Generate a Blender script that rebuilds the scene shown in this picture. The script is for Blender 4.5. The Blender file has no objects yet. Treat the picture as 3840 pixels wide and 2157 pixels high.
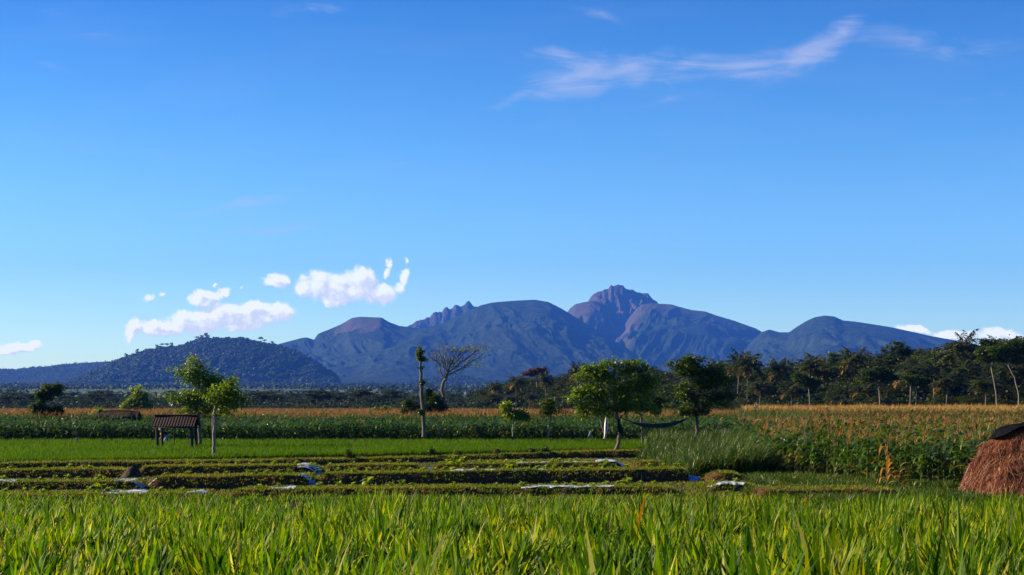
import bpy, math
import numpy as np
from mathutils import Vector

# ------------------------------------------------------------------ frame
# distances were measured on the photograph (3840 px wide, 50 mm lens, horizon at row 1520, eye 3.05 m above the plain)
F, H, HY = 5333.33, 3.05, 1520.0
S2 = 3840.0 / 2576.0
def PX(px, d): return (px - 1920.0) * d / F
def PZ(py, d): return H - (py - HY) * d / F
SC = bpy.context.scene
COL = SC.collection

# ------------------------------------------------------------------ camera
cd = bpy.data.cameras.new("camera"); cam = bpy.data.objects.new("camera", cd); COL.objects.link(cam)
cam.location = (0, 0, H); cam.rotation_euler = (math.radians(90), 0, 0)
cd.lens = 50; cd.sensor_width = 36; cd.sensor_fit = 'HORIZONTAL'
cd.shift_y = (HY - 1078.5) / 3840.0
cd.clip_start = 0.1; cd.clip_end = 60000
cd.dof.use_dof = True; cd.dof.focus_distance = 50; cd.dof.aperture_fstop = 8
SC.camera = cam

# ------------------------------------------------------------------ light
SUN_AZ = math.radians(-78)      # clockwise from +Y: the sun stands to the left, a little beyond the subject
SUN_EL = math.radians(27)
sun_dir = Vector((math.sin(SUN_AZ) * math.cos(SUN_EL), math.cos(SUN_AZ) * math.cos(SUN_EL), math.sin(SUN_EL)))
sl = bpy.data.lights.new("sun", 'SUN'); sun = bpy.data.objects.new("sun", sl); COL.objects.link(sun)
sl.energy = 5.0; sl.angle = math.radians(0.5); sl.color = (1.0, 0.84, 0.60)
sun.rotation_euler = (-sun_dir).to_track_quat('-Z', 'Y').to_euler(); sun.location = (-40, 20, 40)
SKY_STRENGTH = 0.078
SC.view_settings.view_transform = 'Standard'; SC.view_settings.look = 'None'
SC.view_settings.exposure = 1.25; SC.view_settings.gamma = 1.0
SC.view_settings.use_curve_mapping = False

cy = SC.cycles
cy.use_denoising = True
cy.max_bounces = 6; cy.diffuse_bounces = 3; cy.glossy_bounces = 2; cy.transmission_bounces = 3
cy.transparent_max_bounces = 8; cy.volume_bounces = 0
cy.use_adaptive_sampling = True; cy.adaptive_threshold = 0.01
cy.caustics_reflective = False; cy.caustics_refractive = False
cy.sample_clamp_indirect = 4

class NB:
    """small helper to write node trees"""
    def __init__(s, nt): s.nt = nt
    def node(s, typ, **kw):
        n = s.nt.nodes.new(typ)
        for k, v in kw.items(): setattr(n, k, v)
        return n
    def put(s, sock, v):
        if v is None: return
        if isinstance(v, bpy.types.NodeSocket): s.nt.links.new(v, sock)
        else: sock.default_value = v
    def m(s, op, a, b=None, c=None, clamp=False):
        n = s.node('ShaderNodeMath', operation=op, use_clamp=clamp)
        for i, v in enumerate((a, b, c)): s.put(n.inputs[i], v)
        return n.outputs[0]
    def mix(s, fac, a, b, blend='MIX'):
        n = s.node('ShaderNodeMix', data_type='RGBA', blend_type=blend)
        s.put(n.inputs[0], fac)
        for i, v in ((6, a), (7, b)):
            s.put(n.inputs[i], v if isinstance(v, bpy.types.NodeSocket) else (*v[:3], 1))
        return n.outputs[2]
    def noise(s, vec, scale, detail=4, rough=0.55, dist=0.0, dim='3D'):
        n = s.node('ShaderNodeTexNoise', noise_dimensions=dim)
        if vec is not None: s.nt.links.new(vec, n.inputs['Vector'])
        n.inputs['Scale'].default_value = scale; n.inputs['Detail'].default_value = detail
        n.inputs['Roughness'].default_value = rough; n.inputs['Distortion'].default_value = dist
        return n.outputs[0]
    def ramp(s, fac, stops, interp='LINEAR'):
        n = s.node('ShaderNodeValToRGB'); n.color_ramp.interpolation = interp
        e = n.color_ramp.elements
        while len(e) < len(stops): e.new(0.5)
        for el, (p, c) in zip(e, stops): el.position = p; el.color = (*c, 1)
        s.put(n.inputs[0], fac)
        return n.outputs[0]
    def smooth(s, x, lo, hi):
        n = s.node('ShaderNodeMapRange', interpolation_type='SMOOTHSTEP')
        s.put(n.inputs[0], x); n.inputs[1].default_value = lo; n.inputs[2].default_value = hi
        return n.outputs[0]

# ------------------------------------------------------------------ sky with its clouds
W = bpy.data.worlds.new("World"); SC.world = W; W.use_nodes = True
W.node_tree.nodes.clear(); nb = NB(W.node_tree)
sky = nb.node('ShaderNodeTexSky', sky_type='NISHITA', sun_disc=False)
sky.sun_elevation = SUN_EL; sky.sun_rotation = SUN_AZ
sky.altitude = 100; sky.air_density = 1.0; sky.dust_density = 0.35; sky.ozone_density = 3.0
hs = nb.node('ShaderNodeHueSaturation'); hs.inputs['Saturation'].default_value = 1.25; hs.inputs['Value'].default_value = 1.0
nb.put(hs.inputs['Color'], sky.outputs[0])
skycol = nb.mix(1.0, hs.outputs[0], (0.90, 1.0, 1.06), 'MULTIPLY')
tc = nb.node('ShaderNodeTexCoord'); sep = nb.node('ShaderNodeSeparateXYZ'); nb.put(sep.inputs[0], tc.outputs['Generated'])
dy = nb.m('MAXIMUM', sep.outputs[1], 0.05)
u = nb.m('DIVIDE', sep.outputs[0], dy); v = nb.m('DIVIDE', sep.outputs[2], dy)
cv = nb.node('ShaderNodeCombineXYZ'); nb.put(cv.inputs[0], u); nb.put(cv.inputs[1], v)
front = nb.smooth(sep.outputs[1], 0.1, 0.3)
K = S2 / F
def sky_uv(px, py): return ((px - 1288.0) * K, (HY / S2 - py) * K)
def blobs(vec, items):
    out = None
    for it in items:
        px, py, rx, ry = it[:4]; rot = it[4] if len(it) > 4 else 0; amp = it[5] if len(it) > 5 else 1
        mp = nb.node('ShaderNodeMapping', vector_type='TEXTURE'); nb.put(mp.inputs[0], vec)
        cx, cy_ = sky_uv(px, py)
        mp.inputs[1].default_value = (cx, cy_, 0); mp.inputs[2].default_value = (0, 0, math.radians(rot))
        mp.inputs[3].default_value = (rx * K, ry * K, 1)
        g = nb.node('ShaderNodeTexGradient', gradient_type='SPHERICAL'); nb.put(g.inputs[0], mp.outputs[0])
        o = g.outputs[1]
        if amp != 1: o = nb.m('MULTIPLY', o, amp)
        out = o if out is None else nb.m('MAXIMUM', out, o)
    return out
def warp(vec, scale, amt, detail=3):
    n = nb.node('ShaderNodeTexNoise'); nb.put(n.inputs['Vector'], vec)
    n.inputs['Scale'].default_value = scale; n.inputs['Detail'].default_value = detail
    a = nb.node('ShaderNodeVectorMath', operation='SUBTRACT'); nb.put(a.inputs[0], n.outputs[1]); a.inputs[1].default_value = (0.5,) * 3
    b = nb.node('ShaderNodeVectorMath', operation='MULTIPLY'); nb.put(b.inputs[0], a.outputs[0]); b.inputs[1].default_value = (amt, amt * 0.8, 0)
    c = nb.node('ShaderNodeVectorMath', operation='ADD'); nb.put(c.inputs[0], vec); nb.put(c.inputs[1], b.outputs[0])
    return c.outputs[0]
CUM = [(850, 728, 105, 52), (792, 716, 60, 46), (903, 712, 62, 50), (955, 738, 60, 34), (700, 706, 52, 30), (845, 752, 62, 26),
       (978, 662, 15, 26, 0, .62), (974, 684, 18, 24, 0, .66), (1018, 700, 18, 30, -10, .68), (1008, 722, 20, 24, 0, .66), (1018, 656, 11, 14, 0, .55),
       (600, 795, 150, 48), (500, 808, 120, 44), (690, 788, 75, 36), (400, 825, 105, 30), (330, 828, 20, 42, -15), (640, 780, 60, 30),
       (515, 752, 46, 28), (556, 738, 44, 20, 25, .7), (541, 716, 13, 13, 0, .55), (605, 722, 12, 10, 0, .45),
       (372, 752, 28, 16, 25, .6), (402, 742, 14, 9, 0, .55),
       (35, 876, 95, 18), (92, 867, 26, 13),
       (2300, 830, 60, 14, -8), (2400, 846, 85, 20), (2510, 842, 90, 24)]
def cumulus(vec):
    w = warp(vec, 55, 0.013, 5)
    w = warp(w, 240, 0.006, 5)
    b = blobs(w, CUM)
    n = nb.noise(vec, 110, 10, 0.64)
    b = nb.smooth(b, 0.0, 0.62)
    return b, nb.m('ADD', b, nb.m('MULTIPLY', nb.m('SUBTRACT', n, 0.5), 1.9))
cb, cden = cumulus(cv.outputs[0])
ofs = nb.node('ShaderNodeVectorMath', operation='ADD'); nb.put(ofs.inputs[0], cv.outputs[0]); ofs.inputs[1].default_value = (-0.0035, 0.0050, 0)
cb2, cden2 = cumulus(ofs.outputs[0])                       # the same cloud a little nearer the sun: what lies between shades it
calpha = nb.m('MULTIPLY', nb.smooth(cden, 0.10, 0.88), nb.smooth(cb, 0.02, 0.30))
shade = nb.smooth(nb.m('SUBTRACT', nb.m('MULTIPLY', cden2, 1.3), nb.m('MULTIPLY', cden, 0.7)), 0.10, 0.85)
ccol = nb.mix(shade, (0.74, 0.735, 0.66), (0.50, 0.51, 0.50))
CIR = [(1470, 190, 230, 62, 14), (1600, 165, 170, 56, 6), (1420, 150, 130, 24, -8, .8), (1300, 236, 190, 26, 18, .6), (1690, 195, 80, 14, -50, .4), (1720, 170, 160, 40, 6, .75),
       (1860, 158, 260, 56, 8, .85), (2020, 132, 220, 60, 22), (2120, 88, 110, 46, 30, .8), (1890, 178, 170, 30, 5, .8), (2330, 112, 330, 60, -3, .6), (2470, 130, 150, 40, -14, .5),
       (1500, 45, 150, 22, -14, .35), (790, 20, 170, 26, 10, .6), (610, 508, 220, 26, 10, .8), (700, 585, 240, 24, 4, .8), (390, 385, 80, 18, 0, .4), (230, 60, 260, 40, -18, .3), (120, 150, 200, 30, -20, .22), (560, 620, 220, 16, -6, .3), (1000, 405, 120, 20, 4, .25), (2450, 250, 200, 26, 4, .25), (1700, 245, 220, 18, 6, .35)]
w2 = warp(cv.outputs[0], 14, 0.030, 6)
cir = blobs(w2, CIR)
ms = nb.node('ShaderNodeMapping'); nb.put(ms.inputs[0], cv.outputs[0]); ms.inputs[2].default_value = (0, 0, math.radians(-14)); ms.inputs[3].default_value = (14, 70, 1)
wn = nb.noise(ms.outputs[0], 1.0, 9, 0.66, 0.9)
cir2 = nb.smooth(nb.m('ADD', cir, nb.m('MULTIPLY', nb.m('SUBTRACT', wn, 0.5), 2.3)), 0.02, 1.5)
cir2 = nb.m('MULTIPLY', cir2, nb.smooth(cir, 0.0, 0.35))
cira = nb.m('MULTIPLY', cir2, 0.58, clamp=True)
veil = nb.m('MULTIPLY', nb.smooth(nb.noise(ms.outputs[0], 0.5, 4, 0.5), 0.42, 0.75), 0.035)
cira = nb.m('MULTIPLY', nb.m('ADD', cira, veil), front)
g = 1.0 / SKY_STRENGTH
grad = nb.ramp(nb.m('MULTIPLY', v, 3.0), [(0.0, (0.68, 0.69, 0.60)), (0.12, (0.66, 0.69, 0.61)), (0.35, (0.51, 0.60, 0.60)), (0.85, (0.20, 0.33, 0.45)), (1.0, (0.14, 0.25, 0.36))])
skycol = nb.mix(1.0, skycol, nb.mix(1.0, grad, (1.9, 1.9, 1.9), 'MULTIPLY'), 'MULTIPLY')
c1 = nb.mix(cira, skycol, tuple(x * g for x in (0.32, 0.32, 0.38)))
sc_ = nb.mix(1.0, ccol, (g, g, g), 'MULTIPLY')
c2 = nb.mix(nb.m('MULTIPLY', calpha, front), c1, sc_)
bg = nb.node('ShaderNodeBackground'); nb.put(bg.inputs[0], c2); bg.inputs[1].default_value = SKY_STRENGTH
wo = nb.node('ShaderNodeOutputWorld'); nb.put(wo.inputs[0], bg.outputs[0])

# ------------------------------------------------------------------ helpers
def tag(o, label, cat=None, group=None, kind=None):
    o['label'] = label
    if cat: o['category'] = cat
    if group: o['group'] = group
    if kind: o['kind'] = kind
    return o
def empty(name, loc, label=None, cat=None, group=None, rz=0.0, s=1.0):
    o = bpy.data.objects.new(name, None); COL.objects.link(o)
    o.location = loc; o.rotation_euler = (0, 0, rz); o.scale = (s, s, s) if np.isscalar(s) else s
    o.empty_display_size = 0.2
    if label: tag(o, label, cat, group)
    return o
def link(name, mesh, parent=None):
    o = bpy.data.objects.new(name, mesh); COL.objects.link(o)
    if parent is not None: o.parent = parent
    return o
class G:
    """collects vertices and faces, builds one mesh"""
    def __init__(s): s.v = []; s.f = []; s.t = []; s.n = 0
    def add(s, V, faces, tint=0.5, mat=0):
        V = np.asarray(V, float).reshape(-1, 3); faces = np.asarray(faces, int)
        s.v.append(V); s.f.append((faces + s.n, mat)); s.n += len(V)
        s.t.append(np.broadcast_to(np.asarray(tint, float), (len(V),)))
        return s
    def mesh(s, name, mats, smooth=True):
        me = bpy.data.meshes.new(name)
        V = np.concatenate(s.v); me.vertices.add(len(V)); me.vertices.foreach_set('co', V.astype(np.float32).ravel())
        loops = np.concatenate([f.ravel() for f, _ in s.f])
        tot = np.concatenate([np.full(len(f), f.shape[1]) for f, _ in s.f]); start = np.concatenate([[0], np.cumsum(tot)[:-1]])
        me.loops.add(len(loops)); me.loops.foreach_set('vertex_index', loops.astype(np.int32))
        me.polygons.add(len(tot)); me.polygons.foreach_set('loop_start', start.astype(np.int32))
        mi = np.concatenate([np.full(len(f), m) for f, m in s.f])
        for m in (mats if isinstance(mats, (list, tuple)) else [mats]): me.materials.append(m)
        me.polygons.foreach_set('material_index', mi.astype(np.int32))
        me.polygons.foreach_set('use_smooth', np.full(len(tot), smooth))
        a = me.attributes.new('tint', 'FLOAT', 'POINT'); a.data.foreach_set('value', np.concatenate(s.t).astype(np.float32))
        me.update(calc_edges=True); me.validate()
        return me
    def obj(s, name, mats, parent=None, smooth=True): return link(name, s.mesh(name, mats, smooth), parent)

def nz(x, y, seed=0):
    """2D gradient-free value noise, smooth, 0..1"""
    xi = np.floor(x).astype(np.int64); yi = np.floor(y).astype(np.int64); fx = x - xi; fy = y - yi
    fx = fx * fx * fx * (fx * (fx * 6 - 15) + 10); fy = fy * fy * fy * (fy * (fy * 6 - 15) + 10)
    def h(a, b):
        n = (a * 374761393 + b * 668265263 + seed * 974634777) & 0x7fffffff
        n = ((n ^ (n >> 13)) * 1274126177) & 0x7fffffff
        return ((n ^ (n >> 16)) & 0xffff) / 65535.0
    return (h(xi, yi) * (1 - fx) + h(xi + 1, yi) * fx) * (1 - fy) + (h(xi, yi + 1) * (1 - fx) + h(xi + 1, yi + 1) * fx) * fy
def fbm(x, y, o=4, seed=0, gain=0.5):
    a = 1.0; s = 0; t = 0
    for i in range(o): s = s + a * nz(x, y, seed + i * 17); t += a; a *= gain; x = x * 2.03 + 13.1; y = y * 2.03 + 7.7
    return s / t
def ridged(x, y, o=4, seed=0, gain=0.5):
    a = 1.0; s = 0; t = 0
    for i in range(o): s = s + a * (1 - np.abs(2 * nz(x, y, seed + i * 31) - 1)); t += a; a *= gain; x = x * 2.1 + 3.3; y = y * 2.1 + 9.1
    return s / t

def grid_faces(nr, nc):
    i = np.arange(nr - 1)[:, None] * nc + np.arange(nc - 1)[None, :]
    return np.stack([i, i + 1, i + nc + 1, i + nc], -1).reshape(-1, 4)
GRASSW = lambda t: np.minimum(1, 0.65 + t * 1.6) * np.clip((1 - t) * 2.2, 0.03, 1)
LEAFW = lambda t: np.clip(np.sin(np.pi * (t * 0.92 + 0.06)) ** 0.8, 0.04, 1)
THINW = lambda t: 1 - 0.6 * t
def ribbon(base, az, el0, curl, L, Wd, segs, prof=GRASSW, roll=0.0, power=1.4):
    base = np.asarray(base, float).reshape(-1, 3); N = len(base)
    A = lambda q: np.broadcast_to(np.asarray(q, float), (N,))
    az, el0, curl, L, Wd, roll = map(A, (az, el0, curl, L, Wd, roll))
    t = np.linspace(0, 1, segs + 1); tm = (t[1:] + t[:-1]) / 2
    e = el0[:, None] - curl[:, None] * tm[None] ** power; ds = (L / segs)[:, None]
    hx = np.concatenate([np.zeros((N, 1)), np.cumsum(np.cos(e) * ds, 1)], 1); hz = np.concatenate([np.zeros((N, 1)), np.cumsum(np.sin(e) * ds, 1)], 1)
    P = base[:, None, :] + np.stack([hx * np.cos(az)[:, None], hx * np.sin(az)[:, None], hz], -1)
    ev = np.concatenate([e[:, :1], (e[:, 1:] + e[:, :-1]) / 2, e[:, -1:]], 1)
    ca, sa = np.cos(az)[:, None], np.sin(az)[:, None]
    side = np.stack([-sa + 0 * ev, ca + 0 * ev, 0 * ev], -1); nor = np.stack([-np.sin(ev) * ca, -np.sin(ev) * sa, np.cos(ev)], -1)
    cr, sr = np.cos(roll)[:, None, None], np.sin(roll)[:, None, None]
    sd = (side * cr + nor * sr) * (Wd[:, None] * prof(t)[None] / 2)[..., None]
    V = np.stack([P - sd, P + sd], 2).reshape(-1, 3)
    k = (np.arange(N) * (segs + 1) * 2)[:, None] + (np.arange(segs) * 2)[None]
    Fq = np.stack([k, k + 1, k + 3, k + 2], -1).reshape(-1, 4)
    return V, Fq
def rep(a, segs): return np.repeat(a, (segs + 1) * 2)
def leaves(P, L, Wd, rng, droop=0.25, flat=0.7, out=None):
    """one folded diamond per leaf"""
    P = np.asarray(P, float).reshape(-1, 3); N = len(P)
    az = rng.uniform(0, 2 * np.pi, N); el = rng.normal(-droop, 0.5, N)
    if out is not None:
        az = np.where(rng.random(N) < 0.6, np.arctan2(out[:, 1], out[:, 0]) + rng.normal(0, 0.7, N), az)
    a = np.stack([np.cos(el) * np.cos(az), np.cos(el) * np.sin(az), np.sin(el)], -1)
    h = np.stack([-np.sin(az), np.cos(az), 0 * az], -1); n = np.cross(a, h)
    r = rng.normal(0, flat, N)[:, None]; s = h * np.cos(r) + n * np.sin(r); n = np.cross(a, s)
    L = np.broadcast_to(L, (N,))[:, None]; Wd = np.broadcast_to(Wd, (N,))[:, None]
    V = np.stack([P, P + a * L * 0.45 + s * Wd / 2 + n * L * 0.07, P + a * L, P + a * L * 0.45 - s * Wd / 2 + n * L * 0.07], 1)
    return V.reshape(-1, 3), (np.arange(N) * 4)[:, None] + np.arange(4)[None]
def tube(g, pts, rad, sides=6, tint=0.5, mat=0, cap=True):
    pts = np.asarray(pts, float); n = len(pts); rad = np.broadcast_to(np.asarray(rad, float), (n,))
    T = np.gradient(pts, axis=0); T /= np.linalg.norm(T, axis=1)[:, None] + 1e-9
    ref = np.array([0.31, 0.95, 0.05]) if abs(T[0, 1]) < 0.8 else np.array([1.0, 0, 0.1])
    u_ = np.cross(T, ref); u_ /= np.linalg.norm(u_, axis=1)[:, None] + 1e-9; w_ = np.cross(T, u_)
    a = np.arange(sides) * 2 * np.pi / sides
    V = pts[:, None] + (u_[:, None] * np.cos(a)[None, :, None] + w_[:, None] * np.sin(a)[None, :, None]) * rad[:, None, None]
    i = np.arange(n - 1)[:, None] * sides; j = np.arange(sides)[None]; k = (j + 1) % sides
    Fq = np.stack([i + j, i + k, i + sides + k, i + sides + j], -1).reshape(-1, 4)
    g.add(V.reshape(-1, 3), Fq, tint, mat)
    if cap:
        c = np.arange(sides); b = np.concatenate([V[-1], pts[-1:]]); g.add(b, np.stack([c, (c + 1) % sides, np.full(sides, sides)], -1), tint, mat)
        b = np.concatenate([V[0], pts[:1]]); g.add(b, np.stack([(c + 1) % sides, c, np.full(sides, sides)], -1), tint, mat)
def box(g, c, s, tint=0.5, mat=0, rot=None, jit=None):
    c = np.asarray(c, float); s = np.asarray(s, float) / 2
    k = np.array([[x, y, z] for z in (-1, 1) for y in (-1, 1) for x in (-1, 1)], float) * s
    if rot is not None: k = k @ np.asarray(rot).T
    g.add(k + c, [[0, 2, 3, 1], [4, 5, 7, 6], [0, 1, 5, 4], [2, 6, 7, 3], [0, 4, 6, 2], [1, 3, 7, 5]], tint, mat)
def colonize(trunk, attr, step, infl, kill, rng, iters=140, jitter=0.25, up=0.0):
    nodes = [np.asarray(p, float) for p in trunk]; par = [-1] + list(range(len(trunk) - 1))
    first = max(1, int(len(trunk) * 0.55)); attr = np.asarray(attr, float)
    live = np.ones(len(attr), bool)
    for _ in range(iters):
        if not live.any(): break
        N = np.array(nodes); act = N[first:]
        A = attr[live]; D = np.linalg.norm(A[:, None] - act[None], axis=2); nr = D.argmin(1); dm = D.min(1)
        use = dm < infl
        if not use.any(): infl *= 1.4; continue
        made = 0
        for k in np.unique(nr[use]):
            d = (A[use & (nr == k)] - act[k]); d /= np.linalg.norm(d, axis=1)[:, None] + 1e-9; d = d.sum(0)
            d /= np.linalg.norm(d) + 1e-9; d = d + rng.normal(0, jitter, 3) + np.array([0, 0, up]); d /= np.linalg.norm(d)
            nodes.append(act[k] + d * step); par.append(first + int(k)); made += 1
        N = np.array(nodes[-made:]); idx = np.where(live)[0]
        D = np.linalg.norm(A[:, None] - N[None], axis=2).min(1); live[idx[D < kill]] = False
        if len(nodes) > 6000: break
    return np.array(nodes), np.array(par)
def skeleton(g, nodes, par, rtip, rbase, exp=2.4, ntrunk=0, tint=0.5, sides=5, flare=1.0):
    n = len(nodes); w = np.zeros(n); kids = [[] for _ in range(n)]
    for i in range(1, n): kids[par[i]].append(i)
    for i in range(n - 1, -1, -1):
        w[i] = 1.0 if not kids[i] else sum(w[c] for c in kids[i])
    r = rtip * w ** (1 / exp); r = r * 1.0
    sc = rbase / max(r[0], 1e-6); r = rtip + (r - rtip) * ((rbase - rtip) / max(r[0] - rtip, 1e-6))
    if ntrunk: r[:ntrunk] *= np.interp(np.arange(ntrunk), [0, min(2, ntrunk - 1)], [flare, 1.0])
    stack = [(0, -1)]
    while stack:
        i, p = stack.pop(); ch = [i] if p < 0 else [p, i]
        while kids[ch[-1]]:
            k = sorted(kids[ch[-1]], key=lambda c: -w[c])
            for c in k[1:]: stack.append((c, ch[-1]))
            ch.append(k[0])
        if len(ch) > 1:
            rr = r[ch].copy()
            if p >= 0: rr[0] = min(rr[0], rr[1] * 1.15)
            tube(g, nodes[ch], rr, sides + (2 if p < 0 else 0) if rr.max() > rtip * 3 else 4, tint, cap=False)
    tips = [i for i in range(n) if not kids[i]]
    return r, tips

# ------------------------------------------------------------------ materials
def newmat(name):
    m = bpy.data.materials.new(name); m.use_nodes = True; m.node_tree.nodes.clear(); return m, NB(m.node_tree)
def finish(m, n, surf):
    o = n.node('ShaderNodeOutputMaterial'); n.put(o.inputs[0], surf); return m
def prin(n, col, rough=0.6, spec=0.4, bump=None, bstr=0.3, bdist=0.02, **kw):
    p = n.node('ShaderNodeBsdfPrincipled'); n.put(p.inputs['Base Color'], col if isinstance(col, bpy.types.NodeSocket) else (*col, 1))
    n.put(p.inputs['Roughness'], rough); p.inputs['Specular IOR Level'].default_value = spec
    for k, v in kw.items(): n.put(p.inputs[k], v)
    if bump is not None:
        b = n.node('ShaderNodeBump'); b.inputs['Strength'].default_value = bstr; b.inputs['Distance'].default_value = bdist
        n.put(b.inputs['Height'], bump); n.put(p.inputs['Normal'], b.outputs[0])
    return p.outputs[0]
def attr(n, name='tint'):
    a = n.node('ShaderNodeAttribute', attribute_name=name); return a.outputs['Fac']
# measured against the photograph: overall leaf reflectance of each crop
GAIN = {'long_grass_blade': (.98, .98, .45), 'young_rice_blade': (.56, .60, .24), 'bank_grass_blade': (.88, .90, .42), 'tall_grass_blade': (.74, .72, .34), 'maize_leaf': (.68, .72, .36), 'tassel': (.9, .9, .9),
        'tree_leaf': (.95, .95, .5), 'dark_tree_leaf': (.98, .95, .44), 'forest_leaf': (.66, .72, .36), 'palm_frond': (.78, .74, .42), 'far_forest_leaf': (.62, .66, .55)}
def leafmat(name, stops, rough=0.42, transl=0.35, spec=0.5, rand=0.0, tcol=(1.25, 1.3, 0.5), huev=0.0, coat=0.0):
    gn = GAIN.get(name, (1, 1, 1)); m, n = newmat(name); col = n.ramp(attr(n), [(p_, tuple(a_ * b_ for a_, b_ in zip(c_, gn))) for p_, c_ in stops])
    if rand:
        oi = n.node('ShaderNodeObjectInfo'); h = n.node('ShaderNodeHueSaturation'); n.put(h.inputs['Color'], col)
        n.put(h.inputs['Value'], n.m('ADD', 1 - rand, n.m('MULTIPLY', oi.outputs['Random'], 2 * rand)))
        if huev:
            r2 = n.m('FRACT', n.m('MULTIPLY', oi.outputs['Random'], 7.31))
            n.put(h.inputs['Hue'], n.m('ADD', 0.5 - huev, n.m('MULTIPLY', r2, 1.3 * huev)))
        col = h.outputs[0]
    p = prin(n, col, rough, spec)
    t = n.node('ShaderNodeBsdfTranslucent'); n.put(t.inputs[0], n.mix(1.0, col, tcol, 'MULTIPLY'))
    mx = n.node('ShaderNodeMixShader'); mx.inputs[0].default_value = transl
    n.put(mx.inputs[1], p); n.put(mx.inputs[2], t.outputs[0])
    return finish(m, n, mx.outputs[0])
def solid(name, c1, c2=None, scale=6, rough=0.8, spec=0.3, bstr=0.4, bdist=0.03, detail=5, stretch=None):
    m, n = newmat(name); tcn = n.node('ShaderNodeTexCoord'); vec = tcn.outputs['Object']
    if stretch:
        mp = n.node('ShaderNodeMapping'); n.put(mp.inputs[0], vec); mp.inputs[3].default_value = stretch; vec = mp.outputs[0]
    f = n.noise(vec, scale, detail, 0.6)
    col = n.mix(n.smooth(f, 0.3, 0.7), c1, c2 or c1)
    return finish(m, n, prin(n, col, rough, spec, f, bstr, bdist))

M = {}
M['grass'] = leafmat('long_grass_blade', [(0.0, (0.02, 0.060, 0.002)), (0.35, (0.075, 0.16, 0.003)), (0.62, (0.24, 0.30, 0.006)), (0.76, (0.36, 0.33, 0.02)), (0.83, (0.36, 0.13, 0.02)), (0.90, (0.40, 0.17, 0.04)), (0.94, (0.50, 0.42, 0.26)), (1.0, (0.60, 0.52, 0.38))], 0.5, 0.52, 0.14)
M['rice'] = leafmat('young_rice_blade', [(0, (0.05, 0.13, 0.004)), (0.55, (0.11, 0.22, 0.007)), (1, (0.21, 0.31, 0.015))], 0.6, 0.48, 0.06)
M['bank'] = leafmat('bank_grass_blade', [(0, (0.05, 0.10, 0.006)), (0.45, (0.16, 0.22, 0.012)), (0.75, (0.28, 0.26, 0.03)), (1, (0.34, 0.13, 0.03))], 0.6, 0.35, 0.2)
M['tall'] = leafmat('tall_grass_blade', [(0, (0.025, 0.065, 0.006)), (0.6, (0.06, 0.12, 0.012)), (0.9, (0.15, 0.20, 0.035)), (1, (0.36, 0.30, 0.14))], 0.40, 0.34, 0.22)
M['corn'] = leafmat('maize_leaf', [(0, (0.03, 0.075, 0.008)), (0.55, (0.06, 0.13, 0.012)), (0.8, (0.12, 0.18, 0.02)), (0.9, (0.26, 0.20, 0.07)), (1, (0.50, 0.20, 0.05))], 0.40, 0.32, 0.2)
M['tassel'] = leafmat('maize_tassel', [(0, (0.26, 0.105, 0.035)), (0.6, (0.42, 0.19, 0.06)), (0.8, (0.58, 0.36, 0.09)), (1, (0.66, 0.48, 0.11))], 0.7, 0.3, 0.2, tcol=(1.1, 0.9, 0.6))
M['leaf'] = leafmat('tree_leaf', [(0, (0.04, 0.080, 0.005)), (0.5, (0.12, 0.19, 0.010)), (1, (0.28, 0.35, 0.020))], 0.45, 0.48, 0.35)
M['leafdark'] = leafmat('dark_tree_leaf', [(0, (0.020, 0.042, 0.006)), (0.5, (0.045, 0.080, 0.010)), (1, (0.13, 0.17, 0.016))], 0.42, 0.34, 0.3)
M['forest'] = leafmat('forest_leaf', [(0, (0.014, 0.026, 0.006)), (0.5, (0.040, 0.058, 0.010)), (1, (0.13, 0.13, 0.025))], 0.5, 0.32, 0.15, rand=0.4, huev=0.03)
M['palm'] = leafmat('palm_frond', [(0, (0.022, 0.042, 0.008)), (0.5, (0.055, 0.075, 0.014)), (0.85, (0.16, 0.14, 0.04)), (1, (0.40, 0.25, 0.11))], 0.42, 0.26, 0.25, rand=0.25)
M['rust'] = leafmat('rusty_leaf', [(0, (0.09, 0.035, 0.02)), (1, (0.20, 0.075, 0.04))], 0.6, 0.25, 0.2)
M['farwood'] = leafmat('far_forest_leaf', [(0, (0.014, 0.032, 0.008)), (0.5, (0.032, 0.062, 0.010)), (1, (0.065, 0.10, 0.018))], 0.6, 0.2, 0.2)
M['bark'] = solid('tree_bark', (0.10, 0.075, 0.055), (0.20, 0.155, 0.115), 5, 0.85, 0.2, 0.6, 0.03, stretch=(3, 3, 0.7))
M['barkpale'] = solid('pale_bark', (0.17, 0.13, 0.10), (0.32, 0.26, 0.21), 5, 0.8, 0.25, 0.5, 0.02, stretch=(3, 3, 0.8))
M['barkdark'] = solid('dark_bark', (0.07, 0.05, 0.045), (0.17, 0.125, 0.10), 5, 0.85, 0.2, 0.6, 0.03, stretch=(3, 3, 0.7))
M['stalk'] = solid('maize_stalk', (0.07, 0.10, 0.02), (0.16, 0.15, 0.05), 8, 0.6, 0.3)
M['wood'] = solid('weathered_wood', (0.028, 0.021, 0.017), (0.065, 0.047, 0.036), 7, 0.85, 0.2, 0.4, 0.02, stretch=(2, 2, 0.4))
M['tile'] = solid('clay_roof_tile', (0.018, 0.009, 0.007), (0.05, 0.020, 0.014), 9, 0.8, 0.25, 0.3, 0.01)
M['thatch'] = solid('old_thatch', (0.018, 0.014, 0.011), (0.045, 0.034, 0.024), 18, 0.95, 0.1, 0.8, 0.06, stretch=(1, 1, 0.4))
M['soil'] = solid('bed_soil', (0.035, 0.017, 0.008), (0.13, 0.050, 0.020), 9, 0.95, 0.15, 0.8, 0.06)
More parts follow.
